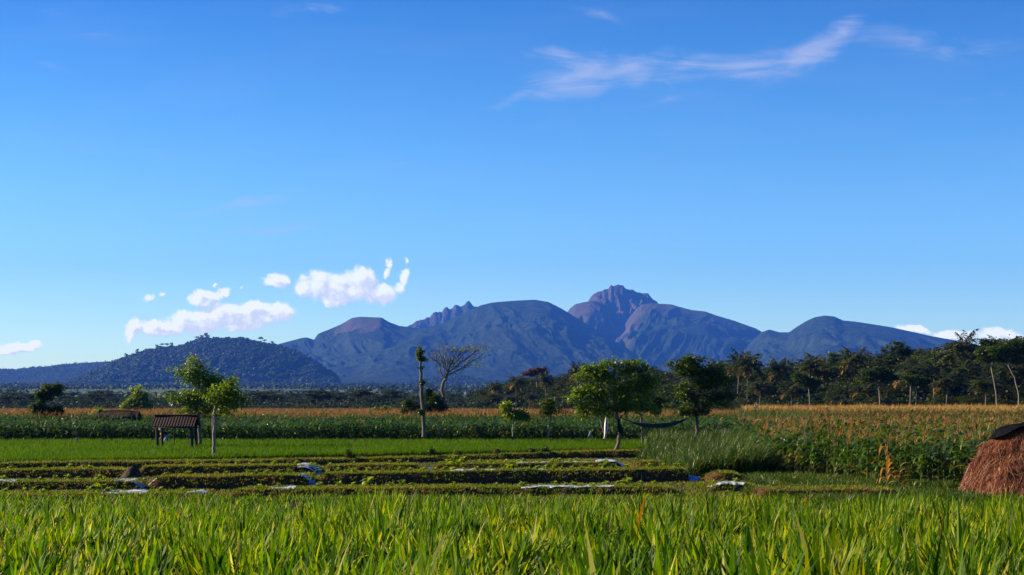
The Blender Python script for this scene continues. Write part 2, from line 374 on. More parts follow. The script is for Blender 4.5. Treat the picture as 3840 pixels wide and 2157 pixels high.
M['plastic'] = solid('silver_plastic_sheet', (0.40, 0.42, 0.48), (0.60, 0.62, 0.68), 5, 0.28, 0.6, 0.5, 0.05, 3)
M['blueplastic'] = solid('blue_plastic_sheet', (0.12, 0.20, 0.62), (0.24, 0.34, 0.75), 7, 0.35, 0.6, 0.5, 0.05, 3)
M['whitecloth'] = solid('white_cloth', (0.62, 0.55, 0.55), (0.74, 0.68, 0.68), 6, 0.8, 0.2, 0.4, 0.03)
M['pinkcloth'] = solid('pink_cloth', (0.60, 0.36, 0.33), (0.72, 0.52, 0.48), 6, 0.8, 0.2, 0.4, 0.03)
M['greybag'] = solid('grey_plastic_bag', (0.34, 0.40, 0.40), (0.50, 0.56, 0.56), 9, 0.3, 0.5, 0.5, 0.03)
M['darkcloth'] = solid('dark_navy_cloth', (0.012, 0.014, 0.026), (0.025, 0.028, 0.045), 9, 0.85, 0.2, 0.5, 0.03)
M['tarp'] = solid('black_plastic_sheet', (0.005, 0.005, 0.007), (0.010, 0.010, 0.013), 5, 0.85, 0.0, 1.0, 0.15, 4)
M['rope'] = solid('rope', (0.03, 0.028, 0.025), (0.06, 0.05, 0.045), 20, 0.9, 0.1)
M['skin'] = solid('skin', (0.20, 0.11, 0.07), (0.24, 0.13, 0.085), 8, 0.55, 0.35, 0.1)
M['yellow'] = solid('yellow_cloth', (0.72, 0.36, 0.02), (0.80, 0.44, 0.04), 9, 0.75, 0.2, 0.3, 0.02)
M['greycloth'] = solid('grey_trousers', (0.27, 0.30, 0.31), (0.36, 0.39, 0.40), 9, 0.8, 0.2, 0.3, 0.02)
M['hair'] = solid('dark_hat', (0.30, 0.29, 0.27), (0.42, 0.41, 0.38), 20, 0.8, 0.2)
M['straw'] = leafmat('straw', [(0, (0.06, 0.018, 0.007)), (0.35, (0.17, 0.050, 0.017)), (0.8, (0.34, 0.115, 0.04)), (1, (0.60, 0.36, 0.22))], 0.5, 0.12, 0.35, tcol=(1, .8, .6))
M['hay'] = solid('hay_heap', (0.05, 0.016, 0.007), (0.14, 0.045, 0.017), 10, 0.95, 0.1, 0.9, 0.10, stretch=(1.6, 1.6, 0.5))
M['stone'] = solid('earth_mound', (0.030, 0.020, 0.016), (0.085, 0.055, 0.042), 6, 0.95, 0.1, 0.8, 0.08)
M['bird'] = solid('bird_plumage', (0.012, 0.011, 0.012), (0.02, 0.018, 0.018), 20, 0.7, 0.2)

# ground of the plain: earth and low green cover, mottled
m, n = newmat('plain_ground'); tcn = n.node('ShaderNodeTexCoord')
f1 = n.noise(tcn.outputs['Object'], 0.35, 6, 0.6); f2 = n.noise(tcn.outputs['Object'], 0.004, 5, 0.55)
near = n.mix(n.smooth(f1, 0.35, 0.65), (0.020, 0.020, 0.008), (0.040, 0.028, 0.014))
far_ = n.ramp(f2, [(0.30, (0.030, 0.060, 0.014)), (0.48, (0.055, 0.095, 0.022)), (0.58, (0.10, 0.12, 0.035)), (0.70, (0.035, 0.065, 0.016))])
gs = n.node('ShaderNodeSeparateXYZ'); n.put(gs.inputs[0], tcn.outputs['Object'])
M['ground'] = finish(m, n, prin(n, n.mix(n.smooth(gs.outputs[1], 300, 900), near, far_), 0.95, 0.1, f1, 0.6, 0.15))
# mountain flanks: forest, with bare tan rock and dry grass where the tint attribute says so
def mount_mat(name, fa, fb, bare, rock, scale):
    m, n = newmat(name); tcn = n.node('ShaderNodeTexCoord')
    f = n.noise(tcn.outputs['Object'], scale, 8, 0.72); f3 = n.noise(tcn.outputs['Object'], scale * 0.12, 5, 0.6)
    fo = n.mix(n.smooth(f, 0.35, 0.68), fa, fb)
    ba = n.mix(n.smooth(f3, 0.35, 0.65), bare, rock)
    a = n.m('ADD', attr(n), n.m('MULTIPLY', n.m('SUBTRACT', f3, 0.5), 0.9))
    return finish(m, n, prin(n, n.mix(n.smooth(a, 0.38, 0.62), fo, ba), 0.95, 0.03, f, 0.6, 5.0))
M['mount'] = mount_mat('mountain_forest', (0.010, 0.018, 0.006), (0.034, 0.050, 0.014), (0.088, 0.068, 0.054), (0.065, 0.060, 0.034), 0.02)
M['hill'] = mount_mat('hill_forest', (0.012, 0.020, 0.008), (0.045, 0.065, 0.02), (0.09, 0.10, 0.04), (0.05, 0.07, 0.03), 0.05)

# ------------------------------------------------------------------ ground sheet
def gz(x, y):
    x = np.asarray(x, float); y = np.asarray(y, float)
    z = np.interp(y, [-60, 0, 8, 28, 38, 60], [1.9, 1.75, 1.50, 0.62, 0.0, 0.0])
    s = np.clip(y - 750, 0, None)
    return z + 0.0195 * s * s / (s + 350)
def ground_sheet():
    ys = np.unique(np.concatenate([np.linspace(-60, 60, 121), np.linspace(60, 140, 61), np.linspace(140, 700, 60), np.geomspace(700, 10800, 90)]))
    xs = np.linspace(-1, 1, 141); xs = np.sign(xs) * np.abs(xs) ** 2.6 * 7500
    X, Y = np.meshgrid(xs, ys)
    Z = gz(X, Y) + (nz(X / 2.1, Y / 2.1, 3) - 0.5) * 0.10 * (Y < 200)
    g_ = G(); g_.add(np.stack([X, Y, Z], -1).reshape(-1, 3), grid_faces(len(ys), len(xs)))
    tag(g_.obj('ground', M['ground']), 'dark earth and green cover of the plain under the fields', 'ground', kind='structure')
ground_sheet()

# ------------------------------------------------------------------ mountains and hills, built as relief at their distances
def relief(name, mat, prof, d, wf, wb, label, nu=1.6, ny=150, gull=0.5, lam=420, seed=1, bare=None, ridge_wave=0.06, peak_rough=0.0, conc=1.25, kind='hill', rampf=None, spur=1.0, lean=0.0):
    """ridge profile in photo columns (2576 wide) at distance d; wf / wb are the depths of the flank towards us and away from us"""
    pr = np.array(prof, float); ncol = int((pr[-1, 0] - pr[0, 0]) * nu / S2 * 0.66) + 2
    c = np.linspace(pr[0, 0], pr[-1, 0], ncol)
    pyc = np.interp(c, pr[:, 0], pr[:, 1])
    k = np.ones(3) / 3; pyc = np.where(np.arange(ncol) % (ncol - 1) == 0, pyc, np.convolve(np.pad(pyc, 1, 'edge'), k, 'valid'))
    uu = (c * S2 - 1920) / F
    yr = d * (1 + ridge_wave * (fbm(uu * 9 + 5, uu * 0 + seed, 3, seed) - 0.5) * 2)
    hr = (HY - pyc * S2) * yr / F + H
    if peak_rough: hr = hr + peak_rough * (ridged(uu * d / 60, uu * 0 + 2.2, 3, seed + 4) - 0.5)
    t = np.concatenate([-np.linspace(1, 0, ny) ** 1.0, np.linspace(0, 1, ny // 4)[1:] ** 1.0])
    T, U = np.meshgrid(t, uu, indexing='ij'); YR = np.broadcast_to(yr, T.shape); HR = np.broadcast_to(hr, T.shape)
    Y = YR + np.where(T < 0, T * wf, T * wb); X = U * Y
    base = gz(X, Y) - 4
    a = np.abs(T)
    cw = c[None] + 150 * np.clip(a, 0, .6) * (fbm(U * 40 + 3, Y / 420, 3, seed + 60) - 0.5) + 45 * np.clip(a * 3, 0, 1) * (fbm(U * 120, Y / 130, 3, seed + 61) - .5)
    HR = np.interp(cw, c, hr)
    wx = X + 0.40 * lam * (fbm(X / lam / 1.5, Y / lam / 1.5, 3, seed + 40) - 0.5) + lean * (Y - YR)
    rg = ridged(wx / lam, Y / (lam * 3.2), 4, seed + 9, 0.5)
    fine = ridged(wx / lam * 4.1, Y / lam * 0.7, 4, seed + 23, 0.55)
    env = np.clip(a * 5, 0, 1) * np.clip((1.02 - a) * 3, 0, 1)
    te = np.clip(a + gull * env * (0.55 - rg) * 0.62 + gull * env * (0.5 - fine) * 0.12, 0, 1)
    te = np.maximum(te, 0.8 * a)
    S = np.clip(1 - te, 0, 1) ** conc
    Z = base + np.clip(HR - base, 0, None) * S
    if peak_rough: Z = Z + peak_rough * 1.6 * (ridged(X / 75 + Y / 160, Y / 95, 4, seed + 80, .55) - .62) * np.clip(a * 14, 0.12, 1)
    Z = Z + (fbm(X / 90, Y / 90, 4, seed + 70) - 0.5) * 12 * np.clip(a * 8, 0, 1) * (d / 9000)
    g_ = G()
    if bare is None: tint = np.zeros(T.shape)
    else: tint = bare(X, Y, Z, c[None] + 0 * T, a, (Z - base) / np.maximum(HR - base, 1))
    V = np.stack([X, Y, Z], -1)
    g_.add(V.reshape(-1, 3), grid_faces(*T.shape)[:, ::-1], tint.ravel())
    tag(g_.obj(name, mat), label, kind, kind='structure')
    return X, Y, Z, a
bump = lambda c, c0, w: np.exp(-((c - c0) / w) ** 2)
relief('mountain', M['mount'], [(660, 905), (700, 866), (730, 858), (760, 850), (772, 849), (790, 855), (800, 840), (830, 828), (860, 815), (885, 800), (905, 797), (960, 799), (980, 811), (1005, 820), (1040, 824), (1080, 832), (1130, 850), (1200, 900)],
       9300, 1900, 1300, 'distant flat topped ridge with tan bare flanks left of the range', seed=3, gull=1.0, lam=330, lean=0.35,
       bare=lambda X, Y, Z, c, a, h: 0.75 * bump(c, 900, 95) * np.clip(1.25 - a * 1.7, 0, 1) * (0.55 + 0.75 * nz(X / 140, Y / 260, 5)))
relief('mountain', M['mount'], [(990, 860), (1020, 826), (1040, 812), (1062, 803), (1080, 803), (1090, 790), (1110, 786), (1122, 773), (1134, 778), (1146, 768), (1158, 775), (1166, 770), (1176, 758), (1184, 762), (1192, 770), (1204, 776), (1250, 800), (1300, 850)],
       11200, 900, 700, 'small jagged rocky summit with a spire behind the broad dome', seed=8, gull=0.5, lam=260, conc=1.5, peak_rough=34, ridge_wave=0.02,
       bare=lambda X, Y, Z, c, a, h: 0.35 + 0.55 * nz(X / 120, Y / 120, 6) - 0.2 * a)
relief('mountain', M['mount'], [(700, 948), (800, 915), (900, 880), (960, 862), (1010, 842), (1060, 826), (1110, 815), (1150, 796), (1180, 782), (1210, 768), (1240, 761), (1290, 757), (1345, 754), (1380, 760), (1410, 775), (1435, 790), (1470, 812), (1520, 842), (1580, 880), (1660, 925), (1740, 955)],
       8800, 2700, 1500, 'broad forested dome shaped mountain in the middle of the range', seed=12, gull=0.40, lam=380, conc=1.35, lean=0.12,
       bare=lambda X, Y, Z, c, a, h: 0.42 * bump(c, 1390, 60) * np.clip(1 - a * 6, 0, 1))
relief('mountain', M['mount'], [(1440, 840), (1470, 775), (1484, 755), (1492, 742), (1503, 737), (1516, 730), (1524, 727), (1530, 728), (1537, 717), (1545, 722), (1556, 715), (1566, 716), (1576, 726), (1590, 729), (1602, 737), (1618, 741), (1630, 741), (1640, 752), (1654, 764), (1700, 790), (1760, 850)],
       10300, 1500, 700, 'highest jagged purple brown rocky peak of the range', seed=21, gull=0.55, lam=240, conc=1.35, peak_rough=26, ridge_wave=0.015,
       bare=lambda X, Y, Z, c, a, h: 0.55 + 0.45 * nz(X / 130, Y / 130, 6) - 0.25 * a)
relief('mountain', M['mount'], [(1360, 900), (1395, 850), (1422, 792), (1434, 776), (1448, 765), (1470, 760), (1495, 757), (1512, 762), (1530, 776), (1550, 797), (1572, 826), (1596, 858), (1630, 900)],
       9900, 1500, 900, 'brown rounded shoulder left of the highest peak', seed=33, gull=0.45, lam=260, conc=1.2, lean=-0.1,
       bare=lambda X, Y, Z, c, a, h: 0.75 * np.clip(1.3 - a * 1.5, 0, 1) * (.6 + .5 * nz(X / 120, Y / 200, 8)))
relief('mountain', M['mount'], [(1470, 960), (1520, 915), (1545, 868), (1562, 832), (1582, 800), (1602, 776), (1616, 766), (1640, 763), (1690, 766), (1705, 771), (1740, 780), (1775, 784), (1800, 793), (1850, 808), (1900, 826), (1935, 845), (1990, 880), (2040, 915), (2090, 950)],
       9400, 2500, 1400, 'long brown and green shoulder descending right below the highest peak', seed=34, gull=0.6, lam=420, conc=1.25, lean=-0.25,
       bare=lambda X, Y, Z, c, a, h: 0.55 * bump(c, 1690, 130) * np.clip(1 - a * 3.5, 0, 1) + 0.40 * bump(c, 1570, 50) * np.clip(1.2 - a, 0, 1) + 0.30 * nz(X / 200, Y / 300, 8) * np.clip(1.1 - a, 0, 1))
relief('mountain', M['mount'], [(1870, 880), (1915, 836), (1935, 829), (1960, 836), (1985, 836), (2005, 822), (2028, 808), (2050, 798), (2075, 794), (2098, 796), (2120, 806), (2150, 809), (2190, 815), (2240, 823), (2300, 836), (2340, 845), (2400, 856), (2480, 872), (2576, 892), (2680, 915)],
       8600, 2300, 1300, 'rounded forested mountain at the right end of the range', seed=44, gull=0.85, lam=400, conc=1.3, lean=0.2)
ridX, ridY, ridZ, ridA = relief('hill', M['hill'], [(-260, 950), (-120, 938), (0, 928), (45, 929), (80, 925), (120, 922), (150, 917), (200, 914), (235, 911), (290, 909), (350, 912), (420, 925), (520, 945), (600, 960)],
       7800, 1300, 900, 'low hazy blue ridge beyond the forested hill', seed=51, gull=0.6, lam=260, conc=1.1)
hillX, hillY, hillZ, hillA = relief('hill', M['hill'], [(120, 985), (190, 960), (230, 937), (290, 912), (345, 891), (400, 876), (450, 873), (490, 860), (512, 852), (560, 852), (620, 853), (650, 862), (700, 873), (740, 885), (785, 908), (815, 928), (832, 945), (845, 962), (860, 972)],
       5000, 620, 480, 'rounded forested hill rising from the plain before the range', seed=62, gull=1.0, lam=200, conc=0.85, ridge_wave=0.03, ny=90)
kneX, kneY, kneZ, kneA = relief('hill', M['hill'], [(1020, 966), (1080, 954), (1130, 945), (1180, 950), (1230, 962), (1290, 968)], 5300, 400, 320, 'small dark foothill between the bare tree and the range', seed=71, gull=0.4, lam=120, conc=1.0, ny=50)

# ------------------------------------------------------------------ far woods: on the hills and over the rising plain
def far_wood(name, pos, h, label, seed, nleaf=44, tint0=0.0):
    """one mass of very distant trees, each a handful of leaf clumps"""
    r = np.random.default_rng(seed); N = len(pos)
    d = r.normal(0, 1, (N, nleaf, 3)); d /= np.linalg.norm(d, axis=2)[..., None]; d *= r.uniform(0.55, 1.0, (N, nleaf, 1))
    sx = (h * (r.uniform(0.42, 0.72, N) if nleaf > 20 else r.uniform(.28, .5, N)))[:, None]; sz = (h * (r.uniform(0.20, 0.30, N) if nleaf > 20 else r.uniform(.3, .4, N)))[:, None]
    P = pos[:, None] + np.stack([d[..., 0] * sx, d[..., 1] * sx, d[..., 2] * sz + (h * 0.62)[:, None]], -1)
    L = np.repeat(h * (0.34 if nleaf > 20 else .32), nleaf) * r.uniform(0.7, 1.3, N * nleaf)
    nn = d.reshape(-1, 3) * (.34 if nleaf > 20 else .6) + [-.05, -.25, .62]; nn = nn / np.linalg.norm(nn, axis=1)[:, None] + r.normal(0, .22, nn.shape); nn /= np.linalg.norm(nn, axis=1)[:, None]
    t1 = np.cross(nn, r.normal(0, 1, nn.shape)); t1 /= np.linalg.norm(t1, axis=1)[:, None]; t2 = np.cross(nn, t1); Lh = (L * .62)[:, None]; C = P.reshape(-1, 3)
    V = np.stack([C - t1 * Lh, C + t2 * Lh * .8, C + t1 * Lh, C - t2 * Lh * .8], 1).reshape(-1, 3); Fq = (np.arange(len(C)) * 4)[:, None] + np.arange(4)[None]
    tt = np.repeat(np.clip(0.40 + .5 * (fbm(pos[:, 0] / 60, pos[:, 1] / 60, 3, seed) - .5) + r.normal(0, 0.11, N), 0, 1), nleaf) + r.normal(0, 0.10, N * nleaf)
    g_ = G(); g_.add(V, Fq, np.repeat(np.clip(tt, 0, 1), 4))
    tag(g_.obj(name, M['farwood']), label, 'forest', kind='stuff')
rr = np.random.default_rng(5)
def on_relief(X, Y, Z, A, n, amax=0.97):
    i = rr.integers(0, X.shape[0] - 1, n * 3); j = rr.integers(0, X.shape[1] - 1, n * 3)
    ok = A[i, j] < amax; i, j = i[ok][:n], j[ok][:n]; f = rr.random(len(i)); k = rr.random(len(i))
    def ip(B): return (B[i, j] * (1 - f) + B[i + 1, j] * f) * (1 - k) + (B[i, j + 1] * (1 - f) + B[i + 1, j + 1] * f) * k
    return np.stack([ip(X), ip(Y), ip(Z)], -1)
p = on_relief(hillX, hillY, hillZ, hillA, 7000)
far_wood('forest', p - [0, 0, 3.0], np.clip(rr.normal(10.5, 2.8, len(p)), 5, 20), 'dense dark green forest covering the rounded hill', 81, 30)
p = on_relief(kneX, kneY, kneZ, kneA, 900)
far_wood('forest', p - [0, 0, 1.5], np.clip(rr.normal(9, 2.0, len(p)), 5, 14), 'dark woods on the small foothill', 82, 16)
p = on_relief(ridX, ridY, ridZ, ridA, 5200)
far_wood('forest', p - [0, 0, 2.5], np.clip(rr.normal(9, 2.5, len(p)), 5, 16), 'woods covering the low blue ridge beyond the hill', 84, 12)
yy = np.sqrt(rr.uniform(950 ** 2, 4600 ** 2, 26000)); xx = rr.uniform(-0.42, 0.42, len(yy)) * yy
keep = fbm(xx / 420, yy / 300, 4, 91) > 0.44; xx, yy = xx[keep], yy[keep]
far_wood('forest', np.stack([xx, yy, gz(xx, yy) - 0.5], -1), np.clip(rr.normal(8.5, 2.2, len(xx)), 4, 15), 'far woods scattered over the green plain below the mountains', 83, 12)

# ------------------------------------------------------------------ haze of the far air
def haze_box():
    g_ = G(); box(g_, (0, 5900, 610), (15400, 12600, 1230))
    o = g_.obj('haze', [], smooth=False); o.location = (0, 0, 0)
    m, n = newmat('far_air'); vp = n.node('ShaderNodeVolumePrincipled')
    vp.inputs['Color'].default_value = HAZE_COL; vp.inputs['Density'].default_value = HAZE_DENS
    vp.inputs['Anisotropy'].default_value = 0.0
    ou = n.node('ShaderNodeOutputMaterial'); n.put(ou.inputs[1], vp.outputs[0])
    o.data.materials.append(m); tag(o, 'thin blue haze that fades the far mountains', 'haze', kind='stuff')
HAZE_COL = (0.06, 0.24, 1.0, 1); HAZE_DENS = 6.2e-5
haze_box()

# ------------------------------------------------------------------ long grass of the near field
def near_grass():
    r = np.random.default_rng(11)
    n = 7600; y = np.sqrt(r.uniform(5.2 ** 2, 32.5 ** 2, n)); x = r.uniform(-1, 1, n) * (0.40 * y + 1.8)
    yend = 30.4 + 1.8 * (nz(x / 2.5, x * 0 + 1, 4) - 0.5) * 2 + np.where(x > 9.2, 6, 0)
    n2 = 1500; y2 = r.uniform(27, 40, n2); x2 = r.uniform(9.0, 18, n2); x = np.concatenate([x, x2]); y = np.concatenate([y, y2])
    yend = np.concatenate([yend, np.where(x2 > 9.2 + (y2 - 28) * 0.12, 41, 0)])
    k = (y < yend) & (fbm(x / .75, y / 1.1, 2, 33) > .39); x, y = x[k], y[k]; n = len(x)
    hz = 0.30 + 0.98 * fbm(x / 0.9, y / 1.3, 3, 15) * (0.75 + 0.5 * fbm(x / 4, y / 5, 2, 18))                   # taller and shorter patches
    pxs = x / y * F + 1920; edge_ = np.clip((y - 19) / 7, 0, 1)
    hz = hz + edge_ * (.42 * np.exp(-((pxs - 1430) / 150) ** 2) + .30 * np.exp(-((pxs - 640) / 70) ** 2) + .18 * np.exp(-((pxs - 2500) / 170) ** 2) + .22 * np.exp(-((pxs - 3330) / 60) ** 2) + .25 * (nz(pxs / 60, 0 * pxs, 6) - .5))
    dry = fbm(x / 1.1, y / 1.9, 3, 27)
    g_ = G()
    def sheaf(nb_, hmul, wid, el, cmin, cmax, spread, tmu, tsd, segs, sub=1.0):
        kk = r.random(n) < sub; X, Y, HH, DR = x[kk], y[kk], hz[kk], dry[kk]; N = len(X) * nb_
        a = r.uniform(0, 2 * np.pi, N); rad = np.sqrt(r.random(N)) * spread
        bx = np.repeat(X, nb_) + rad * np.cos(a); by = np.repeat(Y, nb_) + rad * np.sin(a)
        az = a + r.normal(0, 0.7, N); az = np.where(r.random(N) < 0.2, r.normal(0.15, 0.9, N), az)
        L = np.repeat(HH, nb_) * hmul * r.uniform(0.6, 1.12, N)
        base = np.stack([bx, by, gz(bx, by) - 0.02], -1)
        V, Fq = ribbon(base, az, np.radians(np.clip(r.normal(el, 11, N), 38, 90)), np.radians(r.uniform(cmin, cmax, N)), L, wid * r.uniform(0.65, 1.25, N), segs, roll=r.normal(0, 0.5, N), power=1.8)
        tt = r.normal(tmu, tsd * .75, N) + np.repeat(r.normal(0, tsd * .7, len(X)), nb_) + 0.30 * (np.repeat(DR, nb_) - 0.45)
        tt = np.where(r.random(N) < (.14 if hmul < .4 else .036), np.where(r.random(N) < (.80 if hmul < .4 else .06), r.uniform(.77, .90, N), r.uniform(.92, .99, N)), np.clip(tt, 0, 0.76))
        g_.add(V, Fq, rep(tt, segs))
    sheaf(14, 0.57, 0.043, 69, 0, 16, 0.13, 0.36, 0.24, 4)            # stiff pointed blades fanning out
    sheaf(6, 0.54, 0.038, 54, 5, 70, 0.15, 0.46, 0.26, 5)             # bending blades
    sheaf(5, 0.30, 0.022, 58, 5, 70, 0.20, 0.52, 0.28, 3)             # yellowing lower blades
    sheaf(4, 0.84, 0.040, 77, 2, 22, 0.09, 0.24, 0.18, 5, 0.20)       # taller shoots
    tag(g_.obj('grass', M['grass']), 'long bright green grass filling the near field', 'grass', kind='stuff')
near_grass()

# ------------------------------------------------------------------ young rice behind the bank
def blades(name, mat, x, y, z, per, hmin, hmax, wid, segs, label, seed, el=80, cmax=45, tmu=0.5, tsd=0.2, spread=0.08, cat='grass', wind=0.0):
    r = np.random.default_rng(seed); N = len(x) * per
    a = r.uniform(0, 2 * np.pi, N); rad = np.sqrt(r.random(N)) * spread
    base = np.stack([np.repeat(x, per) + rad * np.cos(a), np.repeat(y, per) + rad * np.sin(a), np.repeat(z, per)], -1)
    az = np.where(r.random(N) < wind, r.normal(0.1, 0.8, N), a)
    V, Fq = ribbon(base, az, np.radians(np.clip(r.normal(el, 8, N), 35, 90)), np.radians(r.uniform(5, cmax, N)), r.uniform(hmin, hmax, N), wid, segs, roll=r.normal(0, 0.6, N))
    t = np.clip(r.normal(tmu, tsd, N) + 0.3 * (np.repeat(fbm(x / 4, y / 4, 3, seed), per) - 0.5), 0, 1)
    g_ = G(); g_.add(V, Fq, rep(t, segs))
    return tag(g_.obj(name, mat), label, cat, kind='stuff')
def bank_y(x): return np.clip(78.5 + 0.6 * x, 60, 90) + 0.9 * (fbm(x / 9, x * 0, 3, 9) - 0.5) * 2
def rice_field():
    r = np.random.default_rng(21)
    n = 30000; y = r.uniform(62.0, 107.5, n) ; x = r.uniform(-1, 1, n) * (0.37 * y + 3)
    nf = 7000; xf = r.uniform(-30, 8, nf); yf = bank_y(xf) + 2.4 + r.random(nf) ** 1.5 * 2.5
    x = np.concatenate([x, xf]); y = np.concatenate([y, yf])
    k = (x < PX(2420, y)) & (y > bank_y(x) + 2.4) & (y < 107.5); x, y = x[k], y[k]
    hh = 0.0
    blades('grass', M['rice'], x, y, np.full(len(x), 0.10), 7, 0.38, 0.60, 0.035, 3, 'dense young rice crop in a flat green strip before the maize', 22, el=80, cmax=40, tmu=0.55, spread=0.16, cat='rice')
rice_field()

# ------------------------------------------------------------------ grassy bank below the rice and the raised planting beds
BEDS = []
def earth_bank(name, x0, x1, yf, depth, h, label, seed, zb=-0.1, slump=0.16, face=0.30):
    nx = int((x1 - x0) / 0.12) + 2; xs = np.linspace(x0, x1, nx)
    yo = (yf(xs) if callable(yf) else yf + 0 * xs) + (fbm(xs / 2.6, xs * 0 + seed, 4, seed) - 0.5) * 0.35
    hh = (h(xs) if callable(h) else h + 0 * xs) * (0.92 + 0.16 * fbm(xs / 1.6, xs * 0 + 3 * seed, 4, seed + 5))
    end = np.clip(np.minimum(xs - x0, x1 - xs) / 0.5, 0, 1) ** 0.5; hh = zb + (hh - zb) * end
    cy_ = np.array([-face - 0.10, -face * 0.8, -face * 0.5, -face * 0.2, 0.0, 0.15, 0.4, depth * 0.5, depth - 0.3, depth, depth + 0.25])
    cz = np.array([0, 0.22, 0.55, 0.84, 0.96, 1.0, 0.99, 0.97, 0.95, 0.85, 0.0])
    X = np.broadcast_to(xs[None], (len(cy_), nx)); Y = yo[None] + cy_[:, None]; Z = zb + (hh - zb)[None] * cz[:, None]
    Z = Z + (nz(X / 0.22, Y / 0.22 + Z * 4, seed) - 0.5) * 0.06 * (cz[:, None] > 0.1); Y = Y + (nz(X / 0.3 + 40, Z / 0.12, seed + 2) - 0.5) * slump * (cz[:, None] < 0.98)
    g_ = G(); g_.add(np.stack([X, Y, Z], -1).reshape(-1, 3), grid_faces(len(cy_), nx))
    tag(g_.obj(name, M['soil']), label, 'earth bank', kind='structure')
    return xs, yo, hh
def grass_on(xs, yo, hh, n, d0, d1, seed, lo=0.05, hi=0.16):
    r = np.random.default_rng(seed); i = r.integers(1, len(xs) - 1, n)
    dd = d0 + (d1 - d0) * r.random(n) ** 1.4
    face = r.random(n) < FACE
    z = np.where(face, hh[i] * r.uniform(0.3, 0.95, n), hh[i] - 0.03); yy = yo[i] + np.where(face, -0.32 * (1 - z / np.maximum(hh[i], .05)) - 0.04, dd)
    return xs[i] + r.normal(0, 0.06, n), yy, z
GX, GY, GZ = [], [], []; FACE = 0.35
def turf(b, per_m, d0, d1, seed):
    n = int((b[0][-1] - b[0][0]) * per_m); q = grass_on(*b, n, d0, d1, seed); GX.append(q[0]); GY.append(q[1]); GZ.append(q[2])
bank = earth_bank('bank', -42, 10.2, bank_y, 2.7, lambda x: 0.36 + 0.06 * np.sin(x * 0.21), 'grassy earth bank along the front of the rice strip', 3, slump=0.3, face=0.5)
turf(bank, 150, -0.1, 2.5, 31)
def bed(p0, p1, d, h, depth, label, seed, drift=0.22):
    x0, x1 = PX(p0, d), PX(p1, d)
    b = earth_bank('bank', x0, x1, lambda x: d + drift * (x - (x0 + x1) / 2), depth, h, label, seed)
    turf(b, 170, 0.06, 0.6, seed + 100); turf(b, 160, 0.4, depth, seed + 200); BEDS.append((b, d, depth)); return BEDS[-1]
FACE = 0.07
b1a = bed(-150, 474, 58.5, 0.38, 2.2, 'back row raised bed left of the earth mound', 4)
b1b = bed(520, 1188, 61.5, 0.42, 2.2, 'back row raised bed right of the earth mound', 5)
b1c = bed(1200, 1582, 64, 0.36, 2.2, 'back row raised bed left of the blue plastic spillway', 6)
b1d = bed(1618, 2352, 66.5, 0.32, 5.0, 'back row raised bed ending under the draped white sheet', 7)
b2a = bed(-150, 526, 50, 0.36, 2.2, 'middle row raised bed at the left edge with sheets at its end', 8)
b2b = bed(560, 1176, 51.5, 0.48, 2.2, 'middle row raised bed with blue sheet at its right end', 9)
b2c = bed(1196, 2624, 55, 0.50, 2.3, 'longest middle row raised bed reaching to the tall grass', 10, 0.25)
b3a = bed(-150, 780, 46, 0.18, 2.2, 'nearest raised bed, half hidden by the long grass at left', 12, 0.1)
b3b = bed(860, 2560, 48, 0.25, 2.2, 'nearest raised bed behind the grass tips in the middle', 13, 0.1)
b3c = bed(2640, 2860, 50.5, 0.24, 2.0, 'short near bed covered with white sheet below the tall grass', 14)
mnd = earth_bank('bank', PX(2358, 66), PX(2530, 66), 66, 3.2, 0.45, 'low brown grassed mound right of the draped white sheet', 15); turf(mnd, 160, -0.1, 1.8, 41)
mnd2 = earth_bank('bank', PX(2652, 55.5), PX(2800, 55.5), 55.5, 2.2, 0.42, 'rounded grassed mound beside the short near bed', 16); turf(mnd2, 160, -0.1, 1.8, 42)
mnd3 = earth_bank('bank', PX(2830, 46), PX(3420, 46), 46.5, 2.4, 0.30, 'low grassy verge in front of the maize plot', 17); turf(mnd3, 110, -0.1, 2.6, 43)
rv = np.random.default_rng(45); n_ = 3600; vy = rv.uniform(44, 66, n_); vx = PX(rv.uniform(2560, 3300, n_), vy)   # weedy ground between the mounds and the maize
GX.append(vx); GY.append(vy); GZ.append(gz(vx, vy))
vy = rv.uniform(46, 86, 15000); vx = PX(rv.uniform(-100, 2600, 15000), vy); GX.append(vx); GY.append(vy); GZ.append(gz(vx, vy))   # weeds in the furrows
qy = rv.uniform(43, 60, 9000); qx = PX(rv.uniform(2800, 3700, 9000), qy); qk = (fbm(qx / 1.3, qy / 2, 3, 9) > .5) & (qy < np.interp(qx / qy * F + 1920, [2700, 2860, 3050, 3300, 3640], [66, 64, 61, 56, 53]))
blades('grass', M['tall'], qx[qk], qy[qk], gz(qx[qk], qy[qk]), 6, 0.15, 0.42, 0.028, 4, 'ragged green weeds along the foot of the maize plot', 35, el=66, cmax=90, tmu=0.6, spread=0.18)
wy = rv.uniform(31, 46, 6000); wx = rv.uniform(-1, 1, 6000) * (.40 * wy + 1)
blades('grass', M['grass'], wx, wy, gz(wx, wy), 5, 0.16, 0.36, 0.03, 3, 'lower rough grass between the long grass and the nearest beds', 34, el=70, cmax=60, tmu=0.35, spread=0.16)
blades('grass', M['bank'], np.concatenate(GX), np.concatenate(GY), np.concatenate(GZ), 4, 0.05, 0.13, 0.028, 2, 'short olive turf on the banks and along the beds', 33, el=62, cmax=70, tmu=0.5, tsd=0.26, spread=0.10)

